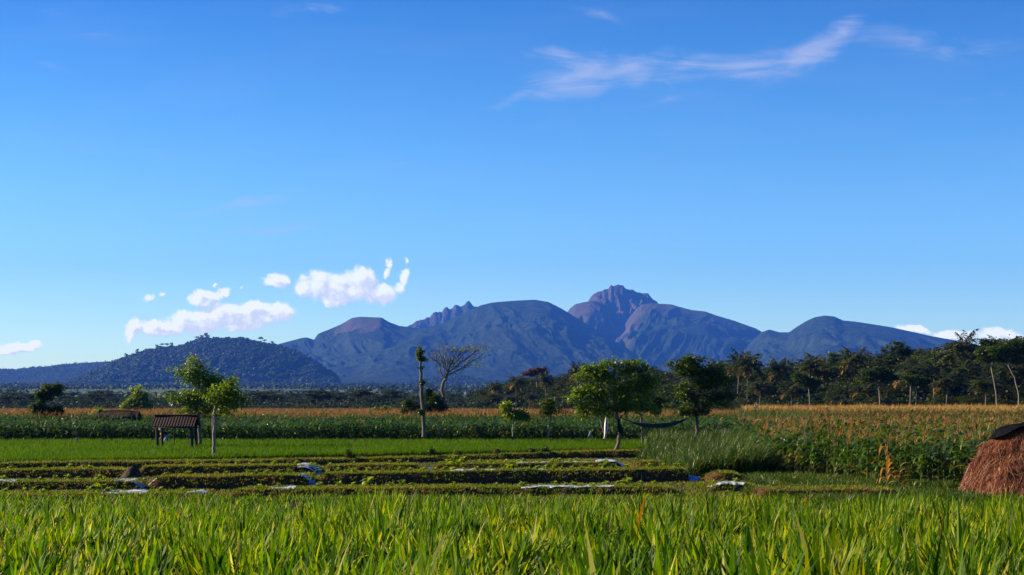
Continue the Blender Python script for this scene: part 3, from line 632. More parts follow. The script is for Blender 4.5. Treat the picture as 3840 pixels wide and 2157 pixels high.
# ------------------------------------------------------------------ reedy tall grass between the beds and the maize
def tall_grass():
    r = np.random.default_rng(51); P = []
    n = 2300; y = r.uniform(60, 96, n) + 0
    lo = np.interp(y, [60, 64, 70, 80, 90, 96], [2560, 2480, 2430, 2395, 2400, 2440]); hi = np.interp(y, [60, 66, 80, 96], [2840, 2870, 2840, 2800])
    px = lo + (hi - lo) * r.random(n); P.append(np.stack([PX(px, y), y, np.interp((px - lo) / (hi - lo), [0, 0.25, 0.8, 1], [0.55, 1.15, 1.6, 1.5])], -1))
    n = 700; y = r.uniform(96, 120, n); px = r.uniform(2420, 2800, n); P.append(np.stack([PX(px, y), y, np.full(n, 1.35)], -1))
    n = 420; y = r.uniform(118, 134, n); px = r.uniform(2740, 3010, n); P.append(np.stack([PX(px, y), y, 2.7 + 0 * y], -1))
    P = np.concatenate(P); per = 13; N = len(P) * per
    B = np.repeat(P, per, 0); a = r.uniform(0, 2 * np.pi, N); rad = np.sqrt(r.random(N)) * 0.16
    base = np.stack([B[:, 0] + rad * np.cos(a), B[:, 1] + rad * np.sin(a), gz(B[:, 0], B[:, 1])], -1)
    az = np.where(r.random(N) < 0.55, r.normal(0.0, 0.7, N), a)
    V, Fq = ribbon(base, az, np.radians(np.clip(r.normal(80, 6, N), 55, 90)), np.radians(r.uniform(25, 140, N)), B[:, 2] * r.uniform(0.6, 1.25, N), r.uniform(0.022, 0.042, N), 7, roll=r.normal(0, 0.5, N), power=2.0)
    t = np.clip(r.normal(0.5, 0.2, N), 0, 0.9); t = np.where(r.random(N) < 0.03, 1.0, t)
    g_ = G(); g_.add(V, Fq, rep(t, 7))
    tag(g_.obj('grass', M['tall']), 'tall arching reedy grass between the beds and the maize', 'grass', kind='stuff')
tall_grass()

# ------------------------------------------------------------------ maize
def maize_parts(P, h, r, nleaf, lsegs, ntas, tsegs, stalk=True, green=0.5, top=0.0, llen=0.75, lw=0.085):
    """leaves, tassels and stalks of the plants standing at P, as three lots of faces"""
    N = len(P); lv, ts, st = G(), G(), G()
    fr = (top + (1 - top) * (np.arange(nleaf) + r.uniform(0.1, 0.9, (N, nleaf))) / nleaf)
    zf = 0.08 + 0.72 * fr; hz = (h[:, None] * zf)
    base = P[:, None] + np.stack([0 * hz, 0 * hz, hz], -1)
    az0 = r.uniform(0, np.pi, N)[:, None]; az = az0 + np.pi * np.arange(nleaf)[None] + r.normal(0, 0.35, (N, nleaf))
    L = h[:, None] / 2.0 * llen * r.uniform(0.75, 1.2, (N, nleaf)) * np.interp(zf, [0.08, 0.4, 0.82], [0.85, 1.1, 0.75])
    tt = np.clip(r.normal(green, 0.14, (N, nleaf)), 0, 0.84); tt = np.where(r.random((N, nleaf)) < np.interp(zf, [0.08, 0.3, 0.8], [0.22, 0.05, 0.015]), r.uniform(0.86, 1, (N, nleaf)), tt)
    V, Fq = ribbon(base.reshape(-1, 3), az.ravel(), np.radians(r.normal(62, 9, N * nleaf)), np.radians(r.uniform(70, 165, N * nleaf)), L.ravel(), lw * r.uniform(0.8, 1.2, N * nleaf), lsegs, LEAFW, r.normal(0, 0.35, N * nleaf), 1.2)
    lv.add(V, Fq, rep(tt.ravel(), lsegs))
    if ntas:
        b = np.repeat(P + np.stack([0 * h, 0 * h, h * 0.83], -1), ntas, 0); M_ = N * ntas
        V, Fq = ribbon(b, r.uniform(0, 2 * np.pi, M_), np.radians(r.uniform(50, 88, M_)), np.radians(r.uniform(0, 70, M_)), np.repeat(h, ntas) * r.uniform(0.12, 0.20, M_), 0.020, tsegs, THINW)
        ts.add(V, Fq, rep(np.clip(r.normal(0.45, 0.2, M_), 0, 1), tsegs))
    if stalk:
        for k in range(2):
            V, Fq = ribbon(P, r.uniform(0, 6, N) + k * 1.57, np.radians(88.5), 0, h * 0.86, 0.028, 2, THINW, roll=k * 1.57); st.add(V, Fq, 0.5)
    return lv, ts, st
def maize_field(label, P, h, seed, nleaf, lsegs, ntas, tsegs, stalk=True, green=0.5, top=0.0, yellow=0.0, lw=0.085, llen=0.75):
    r = np.random.default_rng(seed); lots = maize_parts(P, h, r, nleaf, lsegs, ntas, tsegs, stalk, green, top, llen, lw)
    g_ = G()
    for q, m_ in zip(lots, (0, 1, 2)):
        off = g_.n
        for V, (f, _), t in zip(q.v, q.f, q.t): g_.v.append(V); g_.f.append((f + off, m_)); g_.t.append(np.clip(t + (yellow if m_ == 1 else 0), 0, 1))
        g_.n = off + q.n
    tag(g_.obj('maize', [M['corn'], M['tassel'], M['stalk']]), label, 'maize', kind='stuff')
def rows(y0, y1, dy, dx, seed, jit=0.08, lo=-0.40, hi=0.40, pad=3, thin=1.0):
    r = np.random.default_rng(seed); Y = np.arange(y0, y1, dy); out = []
    for y in Y:
        x = np.arange(lo * y - pad, hi * y + pad, dx); x = x + r.normal(0, jit, len(x)); yy = y + r.normal(0, jit, len(x)); k = r.random(len(x)) < thin
        out.append(np.stack([x[k], yy[k], gz(x[k], yy[k])], -1))
    return np.concatenate(out)
def nat(P, mu, sd, seed, patch=0.12):
    r = np.random.default_rng(seed); return mu * (1 + patch * 2 * (fbm(P[:, 0] / 6, P[:, 1] / 6, 3, seed) - 0.5)) * np.clip(r.normal(1, sd, len(P)), 0.7, 1.3)
RX = lambda y: PX(np.interp(y, [50, 64, 80, 95, 110, 128], [3480, 2850, 2840, 2800, 2760, 2680]), y)   # left limit of the right hand plot
Pm = rows(108, 114, 0.7, 0.26, 61, hi=0.15); maize_field('front rows of short dark green maize behind the rice strip', Pm, nat(Pm, 1.85, .08, 62), 63, 9, 4, 0, 0, green=0.5, lw=0.13, llen=.95)
Pm = rows(114, 129, 1.0, 0.45, 64, hi=0.15); maize_field('short dark green maize filling the belt behind the rice', Pm, nat(Pm, 1.85, .09, 65), 66, 5, 3, 0, 0, stalk=False, green=0.5, top=0.45, lw=0.13, llen=.95)
Pm = rows(129.5, 205, 1.1, 0.42, 67); maize_field('ripe orange tasselled maize belt behind the green maize', Pm, nat(Pm, 2.4, .07, 68), 69, 6, 3, 4, 2, stalk=False, green=0.55, top=0.5)
Pm = rows(205, 300, 1.9, 0.6, 70); k_ = fbm(Pm[:, 0] / 40, Pm[:, 1] / 30, 2, 5) > 0.40; maize_field('green maize strip between the two orange belts', Pm[k_], nat(Pm[k_], 2.05, .06, 71), 72, 6, 3, 1, 1, stalk=False, green=0.5, top=0.4)
Pm = rows(300, 430, 3.2, 0.8, 73); maize_field('far orange maize belt at the foot of the tree line', Pm, nat(Pm, 2.2, .06, 74), 75, 4, 2, 6, 1, stalk=False, green=0.55, top=0.5)
Pm = rows(136, 205, 1.1, 0.42, 76, lo=0.155, hi=0.42); Pm = Pm[Pm[:, 0] > PX(2780, Pm[:, 1])]
maize_field('tall yellow tasselled maize below the forest edge', Pm, nat(Pm, 2.95, .05, 77, .05), 78, 9, 3, 8, 2, stalk=False, green=0.6, top=0.35, yellow=0.24)
Pm = rows(51.5, 117, 0.75, 0.30, 79, lo=0.14, hi=0.44)
front_y = np.interp((Pm[:, 0] / Pm[:, 1] * F + 1920), [2700, 2860, 3050, 3300, 3640, 4300], [66, 63.5, 60, 55, 52, 51])
k_ = (Pm[:, 0] > RX(Pm[:, 1])) & (Pm[:, 1] > front_y); Pm, front_y = Pm[k_], front_y[k_]
rowno = Pm[:, 1] - front_y; order = np.argsort(rowno + np.where(Pm[:, 0] / Pm[:, 1] > 0.375, 50, 0)); near_i, rest_i = order[:296], order[296:]
Pr = Pm[rest_i]; hr_ = nat(Pr, 2.0, .09, 80, .2); nearm = Pr[:, 1] < 74
bare_ = np.random.default_rng(85).random(len(Pr)) < np.interp(Pr[:, 1], [74, 90, 110], [.55, .35, .2])
maize_field('orange tasselled maize deep inside the right hand plot', Pr[~nearm & ~bare_], hr_[~nearm & ~bare_], 82, 8, 4, 5, 2, stalk=False, green=0.55, top=0.3, lw=.10, llen=.85)
maize_field('green maize without tassels scattered through the right hand plot', Pr[~nearm & bare_], hr_[~nearm & bare_] * .98, 84, 9, 4, 0, 2, stalk=False, green=0.6, top=0.3, lw=.11, llen=.9)
maize_field('orange tasselled maize just behind the front plants of the plot', Pr[nearm], hr_[nearm], 83, 12, 5, 3, 2, green=0.58, lw=.105, llen=.88)

KINDS = []
for k in range(7):
    r = np.random.default_rng(900 + k); P0 = np.zeros((1, 3)); tas = 8 if k < 3 else 0
    lv, ts, st = maize_parts(P0, np.array([2.0 + 0.1 * r.normal()]), r, 13, 7, tas, 3, stalk=False, green=0.62, lw=0.105, llen=0.9)
    s_ = G(); tube(s_, [(0, 0, -0.05), (0.01, 0, 0.6), (0.015, 0.01, 1.2), (0.0, 0.01, 1.72)], [0.018, 0.017, 0.013, 0.007], 6)
    KINDS.append((s_.mesh('stalk', M['stalk']), lv.mesh('leaves', M['corn']), ts.mesh('tassel', M['tassel']) if tas else None))
rk = np.random.default_rng(88)
for q, i in enumerate(near_i):
    kd = KINDS[rk.integers(0, 7)]; hs_ = rk.uniform(0.82, 1.06)
    lab = 'maize plant with an orange tassel at the front of the maize plot' if kd[2] else 'leafy green maize plant without a tassel at the front of the maize plot'
    e = empty('maize_plant', Pm[i], lab, 'maize', 'tasselled maize plants at the front of the plot' if kd[2] else 'untasselled maize plants at the front of the plot', rk.uniform(0, 6.28), hs_)
    link('stalk', kd[0], e); link('leaf_spray', kd[1], e)
    if kd[2]: link('tassel', kd[2], e)
# withered plants at the edge of the plot
for px, py, h_, lab, sd in [(3325, 1835, 1.75, 'withered maize plant with bright orange dead leaves at the plot edge', 1), (3375, 1850, 1.0, 'small withered yellow maize plant beside the orange withered one', 2), (2980, 1790, 1.1, 'small yellowing maize plant at the left front of the plot', 3)]:
    d = H * F / (py - HY); r = np.random.default_rng(950 + sd)
    lv, ts, st = maize_parts(np.zeros((1, 3)), np.array([h_ * 1.15]), r, 13, 7, 0, 0, False, green=0.9, llen=0.9, lw=0.10)
    lv.t[0] = np.clip(lv.t[0] + (0.25 if sd == 1 else 0.12) * (r.random(len(lv.t[0])) < 2), 0, 1)
    e = empty('maize_plant', (PX(px, d), d, gz(0, d)), lab, 'maize'); lv.obj('leaf_spray', M['corn'], e)
    s_ = G(); tube(s_, [(0, 0, -0.05), (0.02, 0, h_ * 0.5), (0.05, 0.01, h_)], [0.016, 0.013, 0.006], 6); s_.obj('stalk', M['stalk'], e)

# ------------------------------------------------------------------ trees that stand alone, each shaped from the photograph
def blob_points(blobs, d, n, r, shell=0.35):
    """points in the crown: blobs are (col, row, rx, ry) in photo columns (2576 wide)"""
    if shell > .3:      # break each mass of the crown into smaller uneven lobes
        nb_ = []
        for b in blobs:
            for _ in range(8):
                f = r.uniform(.28, .52); nb_.append((b[0] + r.normal(0, .50) * b[2], b[1] + r.normal(0, .48) * b[3], b[2] * f, b[3] * f * .9))
        blobs = nb_
    w = np.array([b[2] * b[3] for b in blobs], float); k = r.choice(len(blobs), n, p=w / w.sum()); b = np.array([q[:4] for q in blobs], float)[k]
    v = r.normal(0, 1, (n, 3)); v /= np.linalg.norm(v, axis=1)[:, None]; v *= (r.uniform(shell, 1, n) ** 0.5)[:, None]
    s = S2 * d / F; rx, rz = b[:, 2] * s, b[:, 3] * s
    c = np.stack([PX(b[:, 0] * S2, d), np.full(n, 0.0), PZ(b[:, 1] * S2, d)], -1)
    return c + v * np.stack([rx, (rx + rz) / 2, rz], -1) + np.array([0, d, 0])
def photo_tree(name, label, d, trunk, blobs, rbase, seed, leafm='leaf', bark='bark', natt=420, step=0.28, leaf=(0.13, 0.30), per=34, spread=0.34, tint=0.5, cat='tree', group=None, bare=False, tipr=0.010, droop=0.35, extra=None, up=0.05):
    r = np.random.default_rng(seed)
    tr = np.array([[PX(p[0] * S2, d), d + (p[2] if len(p) > 2 else 0), PZ(p[1] * S2, d)] for p in trunk]); o = tr[0].copy()
    tl = np.linspace(0, 1, len(tr)); tt = np.linspace(0, 1, 4 * (len(tr) - 1) + 1); tr = np.stack([np.interp(tt, tl, tr[:, i]) for i in range(3)], -1)
    tr[1:-1, :2] += r.normal(0, 0.02, (len(tr) - 2, 2))
    A = blob_points(blobs, d, natt, r); nodes, par = colonize(tr, A, step, step * (7 if not bare else 22), step * (1.6 if not bare else 1.05), r, jitter=0.22 if not bare else .32, up=up)
    g_ = G(); rad, tips = skeleton(g_, nodes - o, par, tipr, rbase, ntrunk=len(tr), flare=1.25)
    e = empty(name, o, label, cat, group)
    g_.obj('trunk', M[bark], e)
    if not bare:
        tn = nodes[[i for i in range(len(tr), len(nodes)) if rad[i] < rbase * 0.30]]
        C = np.concatenate([tn[::2], A]); cf = fbm(C[:, 0] * 1.1, C[:, 2] * 1.1 + C[:, 1] * .7, 2, seed + 3); C = C[cf >= np.quantile(cf, 0.15)]; n = len(C)
        ctint = np.clip(tint + r.normal(0, 0.16, n) + 0.35 * (fbm(C[:, 0] * 0.9, C[:, 2] * 0.9 + C[:, 1], 2, seed) - 0.5), 0, 1)
        P = np.repeat(C, per, 0) + r.normal(0, 1, (n * per, 3)) * np.array([spread, spread, spread * 0.55]) * 0.62
        L = r.uniform(leaf[0], leaf[1], n * per); V, Fq = leaves(P - o, L, L * 0.5, r, droop, 0.6)
        q = G(); q.add(V, Fq, np.repeat(np.clip(np.repeat(ctint, per) + r.normal(0, 0.08, n * per), 0, 1), 4)); q.obj('crown', M[leafm], e)
    return e, nodes, tips, o
photo_tree('field_tree', 'slender pale trunked tree on the bank in front of the tiled shelter', 73, [(538, 1150), (537, 1120), (540, 1080), (541, 1055), (541, 1040), (542, 1020)],
           [(568, 985, 22, 16), (582, 960, 9, 12), (552, 1008, 18, 10), (607, 1005, 12, 5), (588, 1012, 14, 9), (570, 1032, 10, 7), (540, 990, 12, 10)], 0.09, 101, 'leaf', 'barkpale', 280, 0.22, (0.12, 0.24), 8, 0.34, 0.47)
photo_tree('field_tree', 'taller leafy tree rising behind the tiled shelter', 92, [(503, 1116), (502, 1090), (500, 1060), (496, 1030), (492, 1005)],
           [(565, 985, 26, 18), (580, 1005, 24, 14), (560, 1025, 26, 12), (479, 909, 10, 7), (450, 925, 9, 8), (612, 1002, 9, 4), (480, 920, 22, 16), (470, 935, 24, 14), (500, 935, 22, 20), (485, 960, 38, 24), (520, 965, 30, 24), (545, 975, 22, 20), (500, 960, 40, 26), (500, 1000, 44, 22), (480, 990, 40, 24), (520, 995, 34, 22), (465, 1010, 24, 18), (500, 1025, 44, 16), (545, 1000, 22, 20), (470, 1035, 22, 12), (530, 1035, 20, 12)], 0.11, 102, 'leaf', 'bark', 620, 0.28, (0.14, 0.28), 11, 0.46, 0.52)
photo_tree('field_tree', 'broad leafy tree with a curved trunk, one end of the hammock tied to it', 84, [(1548, 1134), (1557, 1110), (1561, 1085), (1556, 1060), (1550, 1035), (1548, 1010)],
           [(1500, 925, 40, 26), (1560, 915, 40, 20), (1540, 945, 62, 32), (1600, 930, 34, 28), (1460, 985, 36, 22), (1520, 985, 60, 32), (1590, 980, 56, 36), (1630, 975, 26, 28), (1480, 1020, 34, 20), (1540, 1025, 50, 18), (1600, 1025, 44, 16), (1440, 1000, 14, 10)], 0.105, 103, 'leaf', 'bark', 900, 0.28, (0.13, 0.26), 12, 0.32, 0.52)
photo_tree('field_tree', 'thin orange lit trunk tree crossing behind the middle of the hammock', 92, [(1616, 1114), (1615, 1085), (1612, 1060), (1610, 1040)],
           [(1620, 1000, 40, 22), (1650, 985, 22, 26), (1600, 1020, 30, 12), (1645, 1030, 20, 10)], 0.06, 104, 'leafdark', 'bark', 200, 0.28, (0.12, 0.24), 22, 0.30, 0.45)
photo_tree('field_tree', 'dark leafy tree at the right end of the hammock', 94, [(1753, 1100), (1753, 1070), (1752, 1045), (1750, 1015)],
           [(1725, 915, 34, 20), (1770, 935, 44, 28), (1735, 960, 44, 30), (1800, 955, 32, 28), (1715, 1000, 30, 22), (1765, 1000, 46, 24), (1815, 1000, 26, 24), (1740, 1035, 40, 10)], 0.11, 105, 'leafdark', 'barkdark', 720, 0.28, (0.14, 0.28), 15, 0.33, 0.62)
photo_tree('field_tree', 'leaning young tree in front of the broad tree, white cloth beside it', 93, [(1523, 1100), (1517, 1080), (1512, 1060)], [(1505, 1035, 22, 12), (1525, 1040, 16, 8)], 0.06, 106, 'leaf', 'bark', 70, 0.25, (0.10, 0.22), 18, 0.22, 0.45)
photo_tree('young_tree', 'small bright round topped tree at the rice edge, pale thin stem', 104, [(1290, 1098), (1290, 1080), (1291, 1060)], [(1290, 1040, 22, 16), (1275, 1030, 14, 12), (1305, 1045, 16, 12), (1285, 1022, 10, 7), (1320, 1050, 8, 8)], 0.05, 107, 'leaf', 'barkpale', 170, 0.22, (0.12, 0.26), 22, 0.26, 0.72)
photo_tree('young_tree', 'small sparse tree with a leaning pale stem beside the maize', 104, [(1377, 1100), (1381, 1080), (1385, 1055)], [(1385, 1030, 18, 16), (1370, 1022, 14, 10), (1402, 1035, 14, 10), (1380, 1010, 10, 8)], 0.06, 108, 'leafdark', 'barkpale', 120, 0.24, (0.12, 0.24), 16, 0.28, 0.75)
# pollarded pole with tufts
e, nodes, tips, o = photo_tree('pollarded_tree', 'tall bare pole like trunk with tufts of leaves at its top', 106, [(1066, 1100), (1066, 1070), (1064, 1040), (1061, 1000), (1059, 960), (1058, 920), (1057, 885)],
           [(1056, 876, 4, 7), (1057, 890, 6, 8), (1059, 902, 10, 7), (1074, 905, 7, 3), (1062, 922, 6, 5), (1060, 962, 9, 5), (1075, 1000, 10, 12), (1082, 985, 7, 10), (1063, 1035, 8, 8)], 0.15, 109, 'leafdark', 'bark', 130, 0.22, (0.10, 0.22), 20, 0.15, 0.62, tipr=0.012)
# the bare tree with an umbrella crown
def umbrella():
    r = np.random.default_rng(110); d = 150.0
    tr = [(1113, 1045), (1115, 1020), (1117, 1000), (1111, 980), (1114, 965), (1121, 953)]
    bl = [(1128, 915, 30, 22), (1118, 935, 14, 12), (1150, 925, 22, 14), (1100, 890, 26, 18), (1130, 882, 30, 16), (1165, 885, 34, 18), (1195, 880, 34, 13), (1222, 876, 14, 6), (1110, 915, 30, 14), (1150, 910, 32, 16), (1185, 900, 26, 12), (1088, 905, 10, 8), (1130, 930, 16, 10)]
    e, nodes, tips, o = photo_tree('bare_tree', 'leafless spreading tree with a few yellow green sprigs beside the pole trunk', d, tr, bl, 0.16, 110, bark='bark', natt=2600, step=0.12, bare=True, tipr=0.017, up=0.05)
    sp = [(1162, 880, 10, 3), (1186, 877, 7, 2.5), (1140, 878, 5, 2), (1134, 912, 6, 3.5), (1150, 909, 4, 2), (1113, 914, 4, 2), (1203, 918, 6, 2.5), (1205, 880, 5, 2), (1180, 917, 4, 2), (1105, 897, 5, 2), (1224, 880, 4, 2)]
    C = blob_points(sp, d, 46, r, 0.0); per = 12; P = np.repeat(C, per, 0) + r.normal(0, 1, (len(C) * per, 3)) * [0.22, 0.22, 0.12]
    L = r.uniform(0.12, 0.25, len(P)); V, Fq = leaves(P - o, L, L * 0.45, r, 0.1, 0.7); q = G(); q.add(V, Fq, np.clip(r.normal(0.9, 0.1, len(V)), 0, 1)); q.obj('leaf_sprigs', M['leaf'], e)
umbrella()
# creeper covered stump tree at the left, shrubs in the maize, small field bushes
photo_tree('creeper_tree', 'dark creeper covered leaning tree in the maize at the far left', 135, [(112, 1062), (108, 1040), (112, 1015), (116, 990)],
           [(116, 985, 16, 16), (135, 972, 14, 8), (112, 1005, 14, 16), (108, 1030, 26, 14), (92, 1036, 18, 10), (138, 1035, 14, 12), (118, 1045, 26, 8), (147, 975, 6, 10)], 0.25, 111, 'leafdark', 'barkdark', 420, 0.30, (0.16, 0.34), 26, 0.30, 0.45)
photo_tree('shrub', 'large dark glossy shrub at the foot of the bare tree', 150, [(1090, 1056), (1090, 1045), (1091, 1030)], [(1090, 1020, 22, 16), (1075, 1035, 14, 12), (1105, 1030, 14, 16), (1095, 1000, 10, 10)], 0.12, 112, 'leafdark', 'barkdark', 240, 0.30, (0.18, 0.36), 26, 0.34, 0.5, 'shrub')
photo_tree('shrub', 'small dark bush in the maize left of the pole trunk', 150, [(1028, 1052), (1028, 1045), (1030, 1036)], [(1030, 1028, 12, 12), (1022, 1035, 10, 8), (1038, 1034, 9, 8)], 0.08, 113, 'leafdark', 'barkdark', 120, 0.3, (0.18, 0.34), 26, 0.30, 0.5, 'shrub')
photo_tree('shrub', 'low green bush on the far maize left of the small dark bush', 190, [(960, 1048), (960, 1042), (961, 1036)], [(960, 1032, 16, 7), (978, 1037, 14, 6), (945, 1036, 9, 5)], 0.08, 114, 'leaf', 'barkdark', 130, 0.35, (0.2, 0.4), 22, 0.34, 0.45, 'shrub')
photo_tree('field_tree', 'yellow green loose tree before the far tree line, left of the tiled shelter', 260, [(348, 1052), (348, 1035), (349, 1020)], [(348, 1000, 24, 20), (330, 1015, 18, 16), (368, 1012, 18, 16), (345, 982, 12, 8), (350, 1030, 26, 10)], 0.22, 115, 'leaf', 'bark', 260, 0.55, (0.3, 0.6), 24, 0.6, 0.62)
for px, py, w_, h_, lab, lm, sd, tn in [(878, 1150, 17, 15, 'leafy weed bush with pale leaves on the bank, largest of the bank bushes', 'leafdark', 1, .9), (1372, 1135, 10, 11, 'dark rounded weed bush on the bank near the young trees', 'leafdark', 2, .4),
                                 (1148, 1138, 15, 8, 'low spreading weed bush on the bank in the middle of the field', 'leaf', 3, .45), (1250, 1147, 7, 9, 'small pale dry weed on the bank right of the spreading bush', 'tall', 4, 1.0), (1338, 1143, 8, 8, 'small pale weed on the bank just left of the rounded bush', 'tall', 5, .95), (1085, 1146, 9, 6, 'low dark weed on the bank left of the spreading bush', 'leafdark', 6, .3)]:
    d = bank_y(np.array([PX(px * S2, 76)]))[0] + 0.4
    zt = PZ((py - h_) * S2, d); row = lambda z: (HY - (z - H) * F / d) / S2
    photo_tree('weed_bush', lab, d, [(px, row(0.3)), (px, row(0.42)), (px + 1, row(0.5))], [(px, row(0.55), w_ * 0.7, h_ * 0.55), (px - w_ * 0.3, row(0.45), w_ * 0.5, h_ * 0.4), (px + w_ * 0.35, row(0.42), w_ * 0.6, h_ * 0.35)], 0.03, 120 + sd, lm, 'bark', 46, 0.12, (0.05, 0.13), 18, 0.09, tn, 'bush', tipr=0.005)

# ------------------------------------------------------------------ kinds of forest tree, copied along the tree line
def tree_kind(seed, form):
    r = np.random.default_rng(seed); bl = []
    if form == 'round':
        c = [(r.uniform(-.27, .27), r.uniform(-.27, .27), z_, r.uniform(.13, .24), r.uniform(.08, .14)) for z_ in np.linspace(.16, .86, 20)]; th = 0.45
    elif form == 'tall':
        c = [(r.uniform(-.18, .18), r.uniform(-.18, .18), z_, r.uniform(.09, .18), r.uniform(.06, .12)) for z_ in np.linspace(.16, .92, 20)]; th = 0.6
    elif form == 'flat':
        c = [(r.uniform(-.34, .34), r.uniform(-.3, .3), r.choice([0.72, 0.82, 0.92]) + r.normal(0, .02), r.uniform(.14, .24), r.uniform(.025, .045)) for _ in range(11)] + [(0, 0, .93, .26, .04)]; th = 0.7
    elif form == 'slim':
        c = [(r.uniform(-.16, .16), r.uniform(-.16, .16), r.uniform(0.62, 0.95), r.uniform(.09, .15), r.uniform(.05, .09)) for _ in range(9)]; th = 0.72
    else:
        c = [(r.uniform(-.4, .4), r.uniform(-.4, .4), r.uniform(0.2, 0.75), r.uniform(.2, .3), r.uniform(.18, .26)) for _ in range(8)]; th = 0.3
    c = np.array(c); w = c[:, 3] ** 2 * c[:, 4]; n = 210; k = r.choice(len(c), n, p=w ** .7 / (w ** .7).sum())
    v = r.normal(0, 1, (n, 3)); v /= np.linalg.norm(v, axis=1)[:, None]; v *= (r.uniform(0.3, 1, n) ** 0.4)[:, None]
    A = c[k, :3] + v * c[k][:, [3, 3, 4]]
    tr = [(0, 0, -0.02), (r.normal(0, .01), r.normal(0, .01), th * 0.33), (r.normal(0, .02), r.normal(0, .02), th * 0.66), (r.normal(0, .03), r.normal(0, .03), th)]
    nodes, par = colonize(tr, A, 0.045, 0.6, 0.07, r, 60, 0.2, 0.05)
    g_ = G(); skeleton(g_, nodes, par, 0.0022, 0.017 if form != 'slim' else 0.011, ntrunk=4, sides=5, flare=1.3)
    per = 26 if form != 'slim' else 16; C = np.concatenate([A, nodes[4:][::3]]); m_ = len(C)
    P = np.repeat(C, per, 0) + r.normal(0, 1, (m_ * per, 3)) * ([0.036, 0.036, 0.024] if form != 'flat' else [0.05, 0.05, 0.012])
    L = r.uniform(0.020, 0.042, len(P)); V, Fq = leaves(P, L, L * 0.62, r, 0.25, 0.8)
    ct = np.clip(r.normal(0.45, 0.2, m_), 0, 1); q = G(); q.add(V, Fq, np.repeat(np.clip(np.repeat(ct, per) + r.normal(0, .1, len(P)), 0, 1), 4))
    return g_.mesh('trunk', M['bark' if form == 'slim' else 'barkdark']), q.mesh('crown', M['forest'])
def palm_kind(seed):
    r = np.random.default_rng(seed); lean = r.normal(0, 0.05); g_ = G()
    zt = np.linspace(-0.02, 0.80, 8); tube(g_, np.stack([lean * zt ** 2 * 2, 0 * zt, zt], -1), np.interp(zt, [0, .1, .8], [0.022, 0.014, 0.010]), 6)
    top = np.array([lean * 0.64 * 2, 0, 0.80]); q = G(); nf = 24
    for i in range(nf):
        az = i * 2.4 + r.normal(0, .2); u_ = i / nf; el = np.radians(80 - 105 * u_ + r.normal(0, 8)); cu = np.radians(r.uniform(55, 95)) * (0.6 + 0.6 * (1 - abs(u_ - 0.4))); L = r.uniform(0.26, 0.34); s = 9
        t = (np.arange(s) + .5) / s; e_ = el - cu * t ** 1.3; ds = L / s
        rho = np.concatenate([[0], np.cumsum(np.cos(e_) * ds)]); zz = np.concatenate([[0], np.cumsum(np.sin(e_) * ds)])
        sp = np.stack([top[0] + rho * np.cos(az), top[1] + rho * np.sin(az), top[2] + zz], -1)
        tube(q, sp, np.linspace(0.0035, 0.001, s + 1), 3, 0.7, cap=False)
        nl = 22; tl = np.linspace(0.10, 0.99, nl); b = np.stack([np.interp(tl, np.linspace(0, 1, s + 1), sp[:, j]) for j in range(3)], -1); b = np.concatenate([b, b]); tl2 = np.concatenate([tl, tl])
        sd = np.concatenate([np.ones(nl), -np.ones(nl)]); la = az + sd * np.radians(r.uniform(50, 70, 2 * nl)) ; ll = 0.115 * np.sin(np.pi * np.clip(tl2 * 0.8 + 0.18, 0, 1)) * r.uniform(.85, 1.1, 2 * nl)
        V, Fq = ribbon(b, la, np.radians(r.normal(-12, 10, 2 * nl)), np.radians(r.uniform(20, 55, 2 * nl)), ll, 0.015, 2, GRASSW, r.normal(0, .4, 2 * nl))
        q.add(V, Fq, np.clip((0.95 if u_ > 0.88 else 0.45) + r.normal(0, .12), 0, 1))
    n = 9; V, Fq = leaves(top + r.normal(0, .015, (n, 3)) - [0, 0, .02], 0.03, 0.024, r); q.add(V, Fq, 0.8)
    return g_.mesh('trunk', M['barkdark']), q.mesh('crown', M['palm'])
TK = {f: [tree_kind(300 + 20 * i + k, f) for k in range(nk)] for i, (f, nk) in enumerate([('round', 4), ('tall', 3), ('flat', 3), ('slim', 3), ('bush', 3)])}
PK = [palm_kind(400 + k) for k in range(6)]
KN = {'round': 'forest_tree', 'tall': 'upright_tree', 'flat': 'umbrella_tree', 'slim': 'slender_tree', 'bush': 'forest_bush'}
rt = np.random.default_rng(130)
def plant(name, kd, x, y, h, label, cat, group, wide=1.0):
    e = empty(name, (x, y, float(gz(x, y)) - 0.1), label, cat, group, rt.uniform(0, 6.28), (h * wide, h * wide, h))
    link('trunk', kd[0], e); c = link('crown', kd[1], e); return e
SKYL = np.array([(1180, 1000), (1205, 985), (1230, 965), (1290, 950), (1340, 938), (1400, 945), (1450, 925), (1500, 930), (1600, 922), (1700, 920), (1800, 912), (1870, 905), (1960, 915), (2050, 902), (2130, 890), (2200, 886), (2260, 862), (2330, 880), (2420, 862), (2520, 850), (2590, 842), (2760, 835)], float)
FD = lambda c: np.interp(c, [1180, 1600, 2000, 2576, 2760], [420, 330, 272, 218, 205])
GRP = 'trees of the forest edge behind the maize'
def forest_row(off, hmul, step, seed, forms, weights, lab, grp):
    r = np.random.default_rng(seed); c = 1180.0 + r.uniform(0, 25)
    while c < 2740:
        d = FD(c) + off + r.normal(0, 2.5); top = (np.interp(c, SKYL[:, 0], SKYL[:, 1]) + 7) * S2
        h = (PZ(top, d)) * hmul * r.uniform(0.84, 1.03); f = r.choice(forms, p=weights); kd = TK[f][r.integers(len(TK[f]))]
        plant(KN[f], kd, PX(c * S2, d), d, h, lab[f], 'tree' if f != 'bush' else 'bush', grp[f], r.uniform(1.35, 1.85) if f in ('tall', 'round', 'bush') else 1.2)
        c += step * (h / d) * F / S2 * r.uniform(0.75, 1.25)
